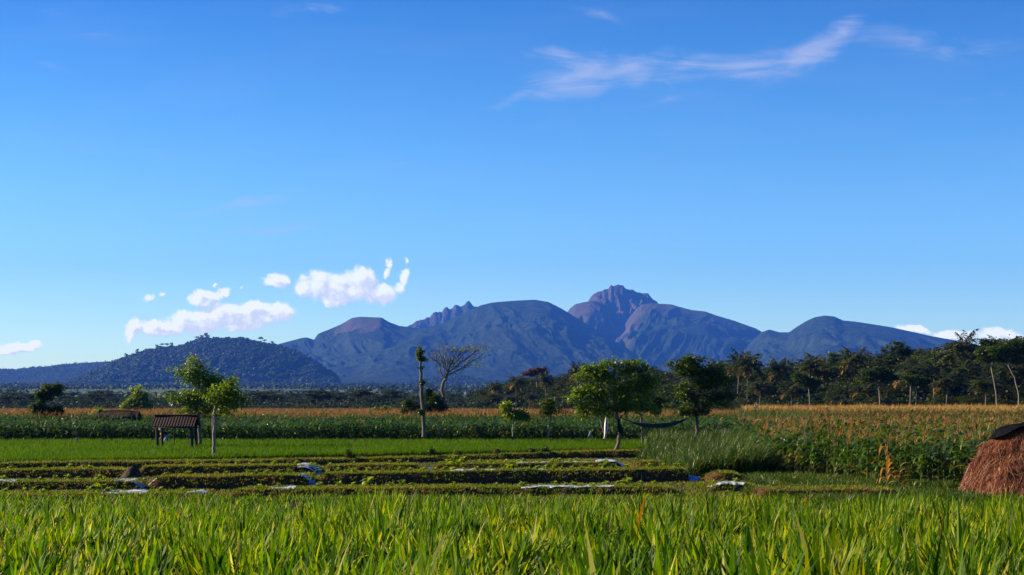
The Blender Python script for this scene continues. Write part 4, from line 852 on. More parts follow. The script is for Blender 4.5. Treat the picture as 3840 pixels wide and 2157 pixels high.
LAB = {'round': 'round crowned dark tree in the forest behind the right hand maize', 'tall': 'upright dark tree in the forest behind the right hand maize', 'flat': 'feathery layered tree in the forest behind the right hand maize', 'slim': 'slim pale trunked tree at the forest edge behind the right hand maize', 'bush': 'dense dark bush at the foot of the forest behind the right hand maize'}
GR = {k: v for k, v in (('round', 'round trees of the right hand forest'), ('tall', 'upright trees of the right hand forest'), ('flat', 'layered trees of the right hand forest'), ('slim', 'slim pale trees of the right hand forest'), ('bush', 'bushes at the foot of the right hand forest'))}
forest_row(40, 1.0, 0.34, 136, ['round', 'tall', 'flat'], [.5, .4, .1], LAB, GR)
forest_row(52, 1.06, 0.30, 137, ['round', 'tall'], [.6, .4], LAB, GR)
forest_row(26, 1.03, 0.32, 131, ['round', 'tall', 'flat'], [.5, .4, .1], LAB, GR)
forest_row(12, 0.94, 0.32, 132, ['round', 'tall', 'flat', 'slim'], [.45, .3, .15, .1], LAB, GR)
forest_row(0, 0.74, 0.36, 133, ['round', 'tall', 'flat', 'slim'], [.5, .28, .14, .08], LAB, GR)
forest_row(4, 0.60, 0.36, 135, ['round', 'tall', 'bush'], [.5, .3, .2], LAB, GR)
forest_row(-8, 0.42, 0.42, 134, ['round', 'bush'], [.4, .6], LAB, GR)
def palm_at(c, row, d, label, group=None, wide=1.0):
    row = row - (5 if group is None else 0); d = d + (12 if group is None and d < 420 else 0)
    h = PZ(row * S2, d) / 1.0; return plant('coconut_palm', PK[rt.integers(len(PK))], PX(c * S2, d), d, h, label, 'palm', group, wide)
palm_at(2437, 838, 224, 'coconut palm standing highest against the white cloud at the right', None, 0.8)
palm_at(2522, 846, 232, 'coconut palm head showing just above the right hand tree tops', None, .8)
palm_at(1880, 886, 268, 'taller of the twin coconut palms above the forest, right of the hammock', None, .9)
palm_at(1855, 884, 271, 'left one of the twin coconut palms above the forest', None, .85)
palm_at(1958, 900, 264, 'coconut palm alone between the twin palms and the pair further right', None, .8)
palm_at(2032, 893, 258, 'left palm of the close pair above the middle of the right forest', None, .8)
palm_at(2052, 897, 262, 'right palm of the close pair above the middle of the right forest', None, .8)
palm_at(2148, 874, 250, 'bushy coconut palm left of the leafy skyline tree', None, .95)
palm_at(2245, 872, 246, 'coconut palm beside the tall loose skyline tree', None, .8)
palm_at(1452, 912, 345, 'coconut palm rising left of the broad hammock tree', None, .8)
palm_at(1375, 935, 355, 'small coconut palm beside the rusty red tree', None, .7)
palm_at(1298, 945, 372, 'coconut palm at the left shoulder of the forest', None, .9)
palm_at(1245, 962, 388, 'lower coconut palm at the left end of the forest', None, .8)
palm_at(1795, 905, 288, 'coconut palm just left of the twin palms', None, .8)
for c, row, d in [(2380, 930, 205), (2180, 960, 214), (2290, 905, 222), (2480, 940, 200), (2350, 895, 226), (1990, 960, 240), (2100, 985, 222), (2420, 900, 222), (2555, 900, 208), (1910, 950, 255), (2220, 990, 208), (2130, 1000, 214), (1280, 990, 362), (1330, 985, 350)]:
    palm_at(c, row, d + 3, 'coconut palm with drooping pale fronds half hidden in the right hand forest', 'palms half hidden in the right hand forest', 1.3)
# leaning pale trunks in front of the forest at the right
for tr, bl, lab, sd, dd in [([(2508, 1020), (2505, 985), (2498, 950), (2492, 915)], [(2490, 870, 34, 14), (2520, 880, 22, 10), (2470, 885, 18, 8), (2495, 900, 30, 8)], 'tree with a bare pale trunk leaning left before the forest', 1, 192),
                            ([(2562, 1025), (2563, 995), (2552, 950), (2536, 920)], [(2545, 868, 44, 16), (2575, 880, 30, 14), (2530, 890, 30, 10), (2560, 905, 26, 10)], 'tree with a crooked pale trunk at the right end of the forest', 2, 190),
                            ([(2214, 1018), (2212, 985), (2206, 960)], [(2205, 935, 30, 16), (2230, 945, 18, 10), (2185, 950, 20, 9)], 'twin stemmed pale tree in the middle of the forest edge', 3, 200), ([(2304, 1018), (2306, 990), (2302, 970)], [(2300, 955, 22, 10), (2318, 960, 14, 8)], 'short thin white trunked tree at the forest edge', 4, 198),
                            ([(2038, 1018), (2036, 995), (2034, 975)], [(2030, 955, 26, 14), (2050, 965, 16, 10)], 'thin pale trunked tree in front of the pair of palms', 5, 215)]:
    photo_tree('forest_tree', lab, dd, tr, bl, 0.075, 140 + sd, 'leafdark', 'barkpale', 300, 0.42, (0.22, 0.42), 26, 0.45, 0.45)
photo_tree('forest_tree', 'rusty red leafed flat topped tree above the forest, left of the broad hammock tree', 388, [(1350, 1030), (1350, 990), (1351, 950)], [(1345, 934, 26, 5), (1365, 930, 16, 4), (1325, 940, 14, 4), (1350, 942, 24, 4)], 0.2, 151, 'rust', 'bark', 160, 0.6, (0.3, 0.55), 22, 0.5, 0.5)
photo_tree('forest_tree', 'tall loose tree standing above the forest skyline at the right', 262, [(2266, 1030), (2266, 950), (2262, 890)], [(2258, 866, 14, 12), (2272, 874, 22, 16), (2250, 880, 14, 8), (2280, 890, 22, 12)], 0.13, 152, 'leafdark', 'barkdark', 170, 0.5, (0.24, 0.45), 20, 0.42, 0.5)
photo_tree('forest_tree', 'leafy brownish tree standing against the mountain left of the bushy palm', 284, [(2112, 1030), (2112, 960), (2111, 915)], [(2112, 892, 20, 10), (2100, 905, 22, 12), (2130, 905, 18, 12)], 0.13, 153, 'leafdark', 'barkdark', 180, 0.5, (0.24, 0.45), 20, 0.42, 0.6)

# the far tree line at the left
LL = {'round': 'round dark tree in the far tree line below the forested hill', 'tall': 'upright dark tree in the far tree line below the forested hill', 'flat': 'layered umbrella shaped tree in the far tree line below the forested hill', 'bush': 'dark bush in the far tree line below the forested hill', 'slim': ''}
GL = {'round': 'round trees of the far tree line', 'tall': 'upright trees of the far tree line', 'flat': 'umbrella trees of the far tree line', 'bush': 'bushes of the far tree line', 'slim': ''}
def far_row(d0, top, step, seed, forms, wts, hj=0.16):
    r = np.random.default_rng(seed); c = -70.0
    while c < 1330:
        d = d0 + r.normal(0, 10); h = max(3.5, (PZ(top * S2, d) - float(gz(0, d))) * np.clip(r.normal(1, hj), .65, 1.3)); f = r.choice(forms, p=wts); kd = TK[f][r.integers(len(TK[f]))]
        plant(KN[f], kd, PX(c * S2, d), d, h, LL[f], 'tree' if f != 'bush' else 'bush', GL[f], r.uniform(1.1, 1.5))
        c += step * (h / d) * F / S2 * r.uniform(0.7, 1.3)
far_row(640, 992, 0.58, 161, ['round', 'tall', 'flat'], [.45, .25, .3]); far_row(560, 1000, 0.60, 162, ['round', 'tall', 'flat'], [.5, .2, .3]); far_row(470, 1018, 0.75, 163, ['round', 'bush'], [.45, .55], .12)
for c, row, d in [(785, 1000, 455), (848, 992, 470), (880, 996, 480), (60, 1005, 520), (700, 1005, 500), (1010, 1000, 470), (1045, 1004, 480), (330, 1012, 470), (640, 1008, 470), (1180, 1003, 450), (1155, 1008, 460)]:
    palm_at(c, row, d, 'coconut palm in the far tree line below the mountains', 'palms of the far tree line', 1.0)
for c, row, d, wd in [(655, 985, 520, 1.3), (700, 990, 525, 1.2), (800, 980, 500, 1.2), (830, 984, 505, 1.1), (900, 978, 500, 1.25), (985, 980, 520, 1.3), (20, 985, 520, 1.4), (250, 990, 540, 1.3), (140, 968, 520, .9)]:
    h = PZ(row * S2, d); plant('umbrella_tree', TK['flat'][rt.integers(3)], PX(c * S2, d), d, h, 'tall umbrella shaped tree standing out of the far tree line', 'tree', 'tall umbrella trees of the far tree line', wd)
rh = np.random.default_rng(180)
crest = [(c, row) for c, row in [(345, 886), (395, 871), (408, 869), (420, 868), (432, 870), (495, 852), (508, 848), (520, 846), (655, 857), (664, 859), (685, 866), (745, 882), (318, 898)]]
for c, row in crest:
    j = int(np.argmin(np.abs(hillX[0] / hillY[0] * F + 1920 - c * S2))); i = int(np.argmax((hillZ[:, j] - H) / hillY[:, j])); hh = rh.uniform(15, 25)
    e = empty('forest_tree', (hillX[i, j], hillY[i, j], hillZ[i, j] - 1), 'tall tree standing out on the crest of the forested hill', 'tree', 'crest trees of the forested hill', rh.uniform(0, 6), (hh * 1.1, hh * 1.1, hh))
    kd = TK[rh.choice(['flat', 'tall', 'round'])][rh.integers(3)]; link('trunk', kd[0], e); link('crown', kd[1], e)
def undergrowth():
    r = np.random.default_rng(170); P = []
    c = r.uniform(1180, 2740, 5200); d = FD(c) - 12 + r.uniform(0, 40, len(c)); P.append((PX(c * S2, d), d, r.uniform(0.2, 4.2, len(c))))
    c = r.uniform(-80, 1330, 3000); d = r.uniform(455, 700, len(c)); P.append((PX(c * S2, d), d, r.uniform(0.2, 4.0, len(c))))
    x, y, z = (np.concatenate([q[i] for q in P]) for i in range(3)); z = z * (0.5 + fbm(x / 9, y / 9, 3, 2)) + gz(x, y); per = 14
    Q = np.repeat(np.stack([x, y, z], -1), per, 0) + r.normal(0, .7, (len(x) * per, 3)); L = r.uniform(.4, .9, len(Q)); V, Fq = leaves(Q, L, L * .7, r)
    g_ = G(); g_.add(V, Fq, np.repeat(np.clip(np.repeat(r.normal(.35, .2, len(x)), per), 0, 1), 4)); tag(g_.obj('undergrowth', M['farwood']), 'dark undergrowth filling the foot of the tree lines', 'undergrowth', kind='stuff')
undergrowth()

# ------------------------------------------------------------------ tiled shelter in the rice
def shelter():
    d = 89.0; x0, x1 = PX(567, d), PX(727, d); ze, zr = PZ(1602, d), PZ(1562, d); cx = (x0 + x1) / 2; w = x1 - x0; dp = 0.95
    e = empty('shelter', (cx, d + dp, 0.0), 'small open field shelter with a dark clay tiled roof standing in the rice', 'shelter')
    nx, ny = 15 * 10 + 1, 30; X = np.linspace(-w / 2, w / 2, nx); t = np.linspace(0, 1, ny)
    def slope(sgn):
        g_ = G(); XX, T = np.meshgrid(X, t); course = (T * 5) % 1.0
        Zs = ze + (zr - ze) * T + 0.035 * np.abs(np.sin(np.pi * XX / w * 15)) + 0.022 * (1 - course) + 0.03 * np.sin(XX * 2.1 + 1) * T
        Ys = sgn * dp * (1 - T); g_.add(np.stack([XX, Ys, Zs], -1).reshape(-1, 3), grid_faces(ny, nx)); return g_
    for sgn in (-1, 1):
        o = slope(sgn).obj('roof', M['tile'], e); sd = o.modifiers.new('thick', 'SOLIDIFY'); sd.thickness = 0.03
    g_ = G(); tube(g_, [(-w / 2 - .02, 0, zr + .05), (-w / 4, 0, zr + .06), (0, 0, zr + .045), (w / 4, 0, zr + .06), (w / 2 + .02, 0, zr + .05)], 0.075, 8); g_.obj('ridge_cap', M['tile'], e)
    for sx, wd in ((-0.39, .22), (0.42, .25)):
        for sy in (-0.62, 0.62):
            g_ = G(); z = np.linspace(0, ze + .12, 5); r_ = wd / 2 * (0.9 if sy < 0 else .75); tube(g_, np.stack([0 * z + sx * w + .015 * np.sin(z * 3), 0 * z + sy, z - 0.05], -1), r_, 7); g_.obj('post', M['wood'], e)
    for sy in (-.80, .80):
        g_ = G(); box(g_, (0, sy, ze - .035), (w * .97, .06, .07)); g_.obj('beam', M['wood'], e)
    g_ = G(); tube(g_, [(-.13 * w + .2, .1, 0), (-.13 * w + .2, .1, ze + .3)], .035, 6); g_.obj('prop', M['wood'], e)
shelter()
def thatch_hut():
    d = 129.2; x0, x1 = PX(352, d), PX(512, d); zr, ze = PZ(1543, d), PZ(1572, d); w = x1 - x0; dp = 1.1
    e = empty('thatched_hut', ((x0 + x1) / 2, d + dp, 0), 'low dark thatched hut sunk in the orange maize, bushy leaves at its left', 'hut')
    nx, ny = 60, 10; X = np.linspace(-w / 2, w / 2, nx)
    for sgn in (-1, 1):
        XX, T = np.meshgrid(X, np.linspace(0, 1, ny)); sag = 0.10 * np.cos(XX / w * 3) + 0.16 * (nz(XX / .3, T * 2, 5) - .5) * (1 - T)
        low = np.where(XX > w * .33, .42, 0) * (1 - T); Zs = ze - low + (zr - ze) * T ** .8 + sag - .1; Ys = sgn * dp * (1 - T)
        g_ = G(); g_.add(np.stack([XX, Ys, Zs], -1).reshape(-1, 3), grid_faces(ny, nx)); o = g_.obj('roof', M['thatch'], e); s_ = o.modifiers.new('thick', 'SOLIDIFY'); s_.thickness = .14
    for sx in (-.42, .42):
        for sy in (-.7, .7):
            g_ = G(); tube(g_, [(sx * w, sy, -.05), (sx * w, sy, ze + .05)], .07, 6); g_.obj('post', M['wood'], e)
thatch_hut()
def banana():
    d = 128.4; x = PX(372, d); r = np.random.default_rng(5); zt = PZ(1545, d)
    e = empty('banana_plant', (x, d, 0), 'small broad leaved plant with drooping leaves beside the thatched hut', 'plant')
    g_ = G(); tube(g_, [(0, 0, -.05), (.02, 0, zt * .5), (0, 0, zt)], [.10, .08, .05], 7); g_.obj('stem', M['bark'], e)
    n = 16; V, Fq = ribbon(np.tile([0, 0, zt], (n, 1)), np.arange(n) * 2.4, np.radians(r.uniform(20, 80, n)), np.radians(r.uniform(60, 130, n)), r.uniform(.6, 1.0, n), .24, 6, LEAFW, r.normal(0, .3, n))
    q = G(); q.add(V, Fq, rep(r.uniform(.4, .9, n), 6)); q.obj('leaf_spray', M['leaf'], e)
banana()

# ------------------------------------------------------------------ hammock between the broad tree and the dark tree
def hammock():
    P = np.array([(2326, 1566), (2350, 1576), (2374, 1586), (2405, 1593), (2450, 1597), (2490, 1595), (2522, 1590), (2550, 1582), (2576, 1571), (2592, 1562), (2607, 1552)], float)
    d = np.interp(P[:, 0], [2326, 2607], [84.0, 93.9]); Q = np.stack([PX(P[:, 0], d), d, PZ(P[:, 1], d)], -1); o = Q[0].copy(); Q = Q - o
    t = np.linspace(0, 1, len(Q)); f = lambda a: np.stack([np.interp(a, t, Q[:, i]) for i in range(3)], -1)
    e = empty('hammock', o, 'dark cloth hammock slung between two trees over the tall grass', 'hammock')
    g_ = G(); tt = np.linspace(.18, .82, 60); c = f(tt); r = np.interp(tt, [.18, .26, .42, .6, .74, .82], [.03, .09, .135, .13, .10, .03]) * (0.9 + .25 * nz(tt * 22, 0 * tt, 3))
    a = np.linspace(0, 2 * np.pi, 13)[:-1]; V = c[:, None] + np.stack([0 * a[None] + 0 * r[:, None], r[:, None] * np.cos(a) * 1.5, r[:, None] * (np.sin(a) + .15 * np.sin(3 * a + 9 * tt[:, None]))], -1)
    i = np.arange(59)[:, None] * 12; j = np.arange(12)[None]; k = (j + 1) % 12; g_.add(V.reshape(-1, 3), np.stack([i + j, i + k, i + 12 + k, i + 12 + j], -1).reshape(-1, 4)); g_.obj('cloth_bed', M['darkcloth'], e)
    for u0, u1 in ((0.0, .19), (.81, 1.0)):
        g_ = G(); tube(g_, f(np.linspace(u0, u1, 8)), .03, 6); g_.obj('rope', M['rope'], e)
hammock()
def hung_cloth(name, mat, d, rowsd, label, cat, seed, depth=.05, folds=3, group=None, top=None):
    """rowsd: (row, left col, right col) in the photograph's own pixels, from the top down"""
    R_ = np.array(rowsd, float); nv, nh = 26, 22; y = np.linspace(R_[0, 0], R_[-1, 0], nv); l = np.interp(y, R_[:, 0], R_[:, 1]); r_ = np.interp(y, R_[:, 0], R_[:, 2]); s = np.linspace(0, 1, nh)
    X = PX(l[:, None] + (r_ - l)[:, None] * s[None], d); Z = PZ(y, d)[:, None] + 0 * X; Y = d + depth * np.sin(s[None] * folds * 2 * np.pi + .8 * np.linspace(0, 2, nv)[:, None] + seed) + .03 * (nz(X / .08, Z / .2, seed) - .5)
    o0 = np.array([X.mean(), d, Z.min()]); g_ = G(); g_.add(np.stack([X, Y, Z], -1).reshape(-1, 3) - o0, grid_faces(nv, nh)); o = g_.obj(name, M[mat]); o.location = o0
    m_ = o.modifiers.new('thick', 'SOLIDIFY'); m_.thickness = .006; return tag(o, label, cat, group)
hung_cloth('hanging_cloth', 'whitecloth', 87, [(1564, 2271, 2277), (1570, 2270, 2277), (1590, 2267, 2279), (1606, 2266, 2282), (1620, 2267, 2278), (1634, 2266, 2274), (1645, 2264, 2271)], 'long white cloth hanging under the broad tree, left of its trunk', 'cloth', 1, .07, 2)
hung_cloth('hanging_cloth', 'darkcloth', 83.6, [(1570, 2316, 2322), (1590, 2315, 2328), (1608, 2316, 2336), (1620, 2319, 2338), (1628, 2326, 2334)], 'dark navy cloth hung on the curved trunk of the broad tree', 'cloth', 2, .08, 2)
hung_cloth('plastic_bag', 'greybag', 100, [(1616, 2214, 2217), (1622, 2211, 2219), (1632, 2207, 2218), (1643, 2203, 2209)], 'small grey plastic bag caught at the rice edge left of the white cloth', 'bag', 3, .06, 2)
hung_cloth('plastic_bag', 'pinkcloth', 102, [(1641, 286, 291), (1648, 285, 295), (1656, 285, 299)], 'small pinkish bag on the rice edge at the far left', 'bag', 4, .06, 2)
hung_cloth('hanging_cloth', 'pinkcloth', 72.8, [(1560, 795, 801), (1572, 794, 802), (1588, 794, 801), (1600, 795, 799)], 'pink rag tied to the pale trunk of the bank tree', 'cloth', 5, .03, 2)
def flag():
    d = 137; e = empty('rag_stick', (PX(2833, d), d, 0), 'thin stick with a tiny white rag standing in the yellow maize', 'stick')
    g_ = G(); tube(g_, [(0, 0, 0), (.02, 0, 3.2)], .014, 5); g_.obj('stick', M['wood'], e); z = np.linspace(2.75, 3.15, 6); s = np.linspace(0, .22, 6); X, Z = np.meshgrid(s, z); g_ = G(); g_.add(np.stack([X + .02, .04 * np.sin(X * 30), Z], -1).reshape(-1, 3), grid_faces(6, 6)); o = g_.obj('rag', M['whitecloth'], e); m_ = o.modifiers.new('thick', 'SOLIDIFY'); m_.thickness = .006
flag()

# ------------------------------------------------------------------ plastic sheets on the beds
def sheet(b, p0, p1, y0, y1, label, mat='plastic', drop=0.05, seed=1, lift=.035, group=None):
    (xs, yo, hh), d, dep = b; x = np.linspace(PX(p0, d), PX(p1, d), max(10, int((p1 - p0) / 3))); n = 14
    Y0 = np.interp(x, xs, yo); Zt = np.interp(x, xs, np.maximum(hh, .12)); s = np.linspace(0, 1, n)
    y1 = y0 + (y1 - y0) * .75; off = y0 + (y1 - y0) * s; off = np.where(s < .12, off - (.25 if drop > .08 else .02), off)
    edge = .35 * (fbm(x / .35, 0 * x, 3, seed) - .5); q_ = np.linspace(0, 1, len(x)); tp = np.clip(np.minimum(q_, 1 - q_) * 7 + .25, 0, 1) * (.6 + .8 * fbm(x / .5, 0 * x + 4, 3, seed + 1))
    X = np.broadcast_to(x[None], (n, len(x))); Y = Y0[None] + y0 + (off[:, None] - y0) * tp[None] + edge[None]
    Z = Zt[None] + lift + .085 * (fbm(X / .3, Y / .3, 4, seed) - .42) - np.where(s < .12, drop, 0)[:, None]
    o0 = np.array([x.mean(), Y.mean(), Zt.mean()]); g_ = G(); g_.add(np.stack([X, Y, Z], -1).reshape(-1, 3) - o0, grid_faces(n, len(x))); o = g_.obj('plastic_sheet', M[mat]); o.location = o0
    m_ = o.modifiers.new('thick', 'SOLIDIFY'); m_.thickness = .01; return tag(o, label, 'plastic sheet', group)
sheet(b2a, -20, 62, .05, 1.2, 'silver plastic sheet on the middle bed at the left border of the field', seed=1)
sheet(b2a, 418, 496, .05, 1.3, 'silver plastic sheet on the right end of the left middle bed', seed=2)
sheet(b2a, 490, 528, -.05, 1.0, 'bluish crumpled sheet end hanging at the gap in the middle row', 'blueplastic', .22, 3)
sheet(b2b, 558, 602, .05, 1.0, 'small silver sheet at the left start of the bed right of the gap', seed=4)
sheet(b2b, 1112, 1156, .0, 1.1, 'silver sheet strip near the right end of the second middle bed', seed=5)
sheet(b2b, 1150, 1182, -.1, .9, 'blue sheet hanging over the right end of the second middle bed', 'blueplastic', .34, 6)
sheet(b3a, 375, 535, .1, 1.6, 'widest silver sheet behind the grass tips at the left', seed=7)
sheet(b3a, 688, 748, .1, 1.5, 'silver sheet piece behind the grass, left of the taller shoots', seed=8)
sheet(b3b, 1030, 1112, .1, 1.3, 'silver sheet just above the grass tips left of the middle', seed=9)
sheet(b1b, 1106, 1190, .0, 1.8, 'bright silver sheet on the back bed beside the brown gap', 'plastic', .12, 10)
sheet(b1c, 1572, 1586, -.1, 1.4, 'blue plastic spillway sheet lining the gap in the back row', 'blueplastic', .28, 11)
sheet(b1d, 1612, 1626, -.1, 1.2, 'blue plastic sheet lip on the right side of the spillway gap', 'blueplastic', .25, 12)
sheet(b1d, 1915, 2070, .30, .9, 'thin long silver strip on the back bed', seed=13)
sheet(b1d, 2118, 2232, .30, .9, 'shorter silver strip beside the large draped white sheet', seed=14)
sheet(b1d, 2238, 2340, -.02, 2.2, 'large draped white sheet at the right end of the back row', seed=15, lift=.10)
sheet(b1d, 2330, 2352, -.12, 1.4, 'blue fold hanging over the bed end beside the large white sheet', 'blueplastic', .30, 16, lift=.10)
sheet(b2c, 1690, 1864, .32, .9, 'thin silver strip on the long middle bed among seedlings', seed=17)
sheet(b2c, 1920, 1955, .32, .9, 'small silver scrap on the long middle bed', seed=18); sheet(b2c, 2020, 2052, .32, .9, 'tiny silver scrap right of the other scrap on the long bed', seed=19)
sheet(b2c, 2602, 2648, -.1, 1.2, 'blue white sheet hanging at the right end of the long middle bed', 'blueplastic', .24, 20)
sheet(b3b, 1955, 2310, .05, .9, 'long broken silver strip on the nearest bed in the middle', drop=.02, seed=21)
sheet(b3c, 2655, 2795, .0, 1.5, 'wide silver sheet on the short near bed below the tall grass', seed=22)

# ------------------------------------------------------------------ young crop plants on the beds
def seedling_kind(seed, s=1.0):
    r = np.random.default_rng(seed); n = 18
    V, Fq = ribbon(np.stack([r.normal(0, .02, n), r.normal(0, .02, n), r.uniform(.02, .16, n)], -1), np.arange(n) * 2.4 + r.normal(0, .3, n), np.radians(r.uniform(35, 85, n)), np.radians(r.uniform(60, 150, n)), r.uniform(.14, .26, n), r.uniform(.07, .11, n), 5, LEAFW, r.normal(0, .3, n))
    q = G(); q.add(V, Fq, rep(np.clip(r.normal(.85, .15, n), 0, 1), 5)); g_ = G(); tube(g_, [(0, 0, -.04), (.01, 0, .1), (0, 0, .2)], [.010, .008, .005], 5); return g_.mesh('stem', M['stalk']), q.mesh('leaves', M['leaf'])
SK = [seedling_kind(700 + k) for k in range(6)]; rs = np.random.default_rng(71)
ROWN = {0: 'back row', 1: 'middle row', 2: 'nearest row'}
for b, rw, dens in [(b1a, 0, .55), (b1b, 0, .7), (b1c, 0, .8), (b1d, 0, 1.0), (b2a, 1, .8), (b2b, 1, .7), (b2c, 1, 1.25), (b3a, 2, .6), (b3b, 2, .8), (b3c, 2, .6)]:
    (xs, yo, hh), d, dep = b; x = xs[0] + .4
    while x < xs[-1] - .3:
        if rs.random() < dens * .85 and abs(x) < .40 * d:
            yy = np.interp(x, xs, yo) + rs.uniform(.25, min(dep - .4, 1.6)); big = rs.random() < .07; s_ = rs.uniform(1.35, 1.8) if big else rs.uniform(.6, 1.0); kd = SK[rs.integers(6)]
            e = empty('crop_seedling', (x, yy, np.interp(x, xs, hh) - .01), ('large bushy' if big else 'small') + ' bright green crop plant on the ' + ROWN[rw] + ' of raised beds', 'seedling', ('large' if big else 'small') + ' crop plants on the ' + ROWN[rw], rs.uniform(0, 6.28), s_)
            link('stem', kd[0], e); link('leaf_spray', kd[1], e)
        x += rs.uniform(.28, .62)

# ------------------------------------------------------------------ earth mound between the beds
def mound():
    d = 58.2; x = PX(494, d); n, m_ = 40, 18; a = np.linspace(0, 2 * np.pi, n + 1)[:-1]; t = np.linspace(0, 1, m_)
    A, T = np.meshgrid(a, t); r_ = .52 * (1 - T ** 1.5) ** .8 * (1 + .35 * (fbm(A * 1.6 + 3, T * 3, 4, 6) - .5)) * np.where(np.cos(A) < 0, 1.0, .8); z = .66 * T + .06 * (nz(A * 3, T * 6, 2) - .5)
    V = np.stack([r_ * np.cos(A) + .10 * T, r_ * np.sin(A) * .9, z - .05], -1).reshape(-1, 3); i = np.arange(m_ - 1)[:, None] * n; j = np.arange(n)[None]; k = (j + 1) % n
    g_ = G(); g_.add(V, np.stack([i + j, i + k, i + n + k, i + n + j], -1).reshape(-1, 4)); o = g_.obj('earth_mound', M['stone']); o.location = (x, d, 0); tag(o, 'pointed dark earth mound standing in the gap between the raised beds', 'mound')
mound()

# ------------------------------------------------------------------ haystack with its black cover
HZS = [0.0, .17, .70, 1.31, 1.83, 2.10, 2.22, 2.30]; HRS = [2.16, 2.14, 1.94, 1.55, 1.17, .96, .62, .02]
def haystack():
    d = 48.2; x = PX(3856, d); r = np.random.default_rng(91); e = empty('haystack', (x, d, 0.0), 'rounded reddish brown straw stack at the maize edge under a black sheet', 'haystack')
    n, m_ = 96, 60; a = np.linspace(0, 2 * np.pi, n + 1)[:-1]; s = np.linspace(0, 1, m_); zz = np.interp(s, np.linspace(0, 1, len(HZS)), HZS); rr_ = np.interp(s, np.linspace(0, 1, len(HZS)), HRS); k3 = np.ones(7) / 7
    rr_[4:-4] = np.convolve(rr_, k3, 'same')[4:-4]; zz[4:-4] = np.convolve(zz, k3, 'same')[4:-4]; zz = zz * 1.06
    def R_(A, Z): return 1 + .26 * (fbm(A * 2.2 + 2, Z * 1.2, 3, 7) - .5) + .12 * (ridged(A * 6, Z * 1.6, 3, 8) - .5) - .20 * np.exp(-((A - 4.55) / .10) ** 2 - ((Z - .95) / .26) ** 2) - .12 * np.exp(-((A - 4.95) / .09) ** 2 - ((Z - .5) / .3) ** 2)
    A, S = np.meshgrid(a, s); Z = zz[:, None] + 0 * A; RR = rr_[:, None] * R_(A, Z); V = np.stack([RR * np.cos(A), RR * np.sin(A), Z], -1).reshape(-1, 3); i = np.arange(m_ - 1)[:, None] * n; j = np.arange(n)[None]; k = (j + 1) % n
    g_ = G(); g_.add(V, np.stack([i + j, i + k, i + n + k, i + n + j], -1).reshape(-1, 4)); g_.obj('hay_body', M['hay'], e)
    hemf = lambda q: 1.78 + .42 * np.exp(-((q - 4.30) / .42) ** 2) - .22 * np.exp(-((q - 5.1) / .35) ** 2)
    N = 19000; si = r.random(N) ** .9; az = r.uniform(np.pi * .75, np.pi * 2.25, N); z = np.interp(si, s, zz); kk = z < hemf(az) - .04; si, az, z = si[kk], az[kk], z[kk]; N = len(z); r0 = np.interp(si, s, rr_) * R_(az, z) + r.uniform(-.02, .05, N)
    sl = np.gradient(rr_, zz + np.arange(m_) * 1e-6); tilt = np.interp(si, s, np.clip(sl, -3, .5)); dn = -np.pi / 2 - np.arctan(np.clip(tilt, -2.5, .3)) * -1.0
    base = np.stack([r0 * np.cos(az), r0 * np.sin(az), z + .08], -1); el = -(np.pi / 2 - np.arctan(np.clip(-tilt, 0, 3))) + r.normal(.12, .22, N)
    L = r.uniform(.12, .42, N); V, Fq = ribbon(base, az + r.normal(0, .8, N), el, np.radians(r.uniform(-15, 35, N)), L, r.uniform(.006, .014, N), 3, THINW, r.normal(0, .8, N)); 
    q = G(); tt = np.clip(r.normal(.45, .2, N) + .5 * (fbm(az * 3, z * 2, 3, 5) - .5), 0, .85); tt = np.where(r.random(N) < .10, r.uniform(.85, 1, N), tt); q.add(V, Fq, rep(tt, 3))
    N2 = 2600; si = r.random(N2); az = r.uniform(np.pi * .8, np.pi * 2.2, N2); z = np.interp(si, s, zz); kk = z < hemf(az) - .1; si, az, z = si[kk], az[kk], z[kk]; N2 = len(z); r0 = np.interp(si, s, rr_) * R_(az, z) + .02
    V, Fq = ribbon(np.stack([r0 * np.cos(az), r0 * np.sin(az), z], -1), az + r.choice([-1, 1], N2) * r.uniform(.6, 1.5, N2), r.normal(-.3, .6, N2), np.radians(r.uniform(0, 60, N2)), r.uniform(.12, .36, N2), .013, 3, THINW, r.normal(0, .8, N2)); q.add(V, Fq, rep(r.uniform(.4, 1, N2), 3)); q.obj('loose_straw', M['straw'], e)
    # the cover: hangs low behind, at the left and at the right front, open towards the field
    a2 = np.linspace(0, 2 * np.pi, 97); t2 = np.linspace(0, 1, 16)
    hem = 1.84 + .42 * np.exp(-((a2 - 4.30) / .42) ** 2) - .22 * np.exp(-((a2 - 5.1) / .35) ** 2) + .10 * (nz(a2 * 5, 0 * a2, 4) - .5); hem[-1] = hem[0]
    A, T = np.meshgrid(a2, t2); Z = hem[None] + (zz[-1] + .07 - hem[None]) * T; rr2 = np.interp(np.clip(Z, 0, zz[-1]), zz, rr_); lift = .07 + .13 * np.exp(-((A - 4.0) / .55) ** 2) * (1 - T)
    RR = (rr2 + lift) * (1 + .06 * (fbm(A * 4, Z * 3, 3, 12) - .5)); RR[-1] = .001; Zc = Z + .10 * np.exp(-((A - 3.9) / .6) ** 2) * (1 - T)
    g_ = G(); g_.add(np.stack([RR * np.cos(A), RR * np.sin(A), Zc + .03], -1).reshape(-1, 3), grid_faces(16, 97)); o = g_.obj('cover_sheet', M['tarp']); o.location = (x, d, 0); m2 = o.modifiers.new('thick', 'SOLIDIFY'); m2.thickness = .012
    tag(o, 'black plastic sheet draped over the top of the straw stack', 'cover')
haystack()

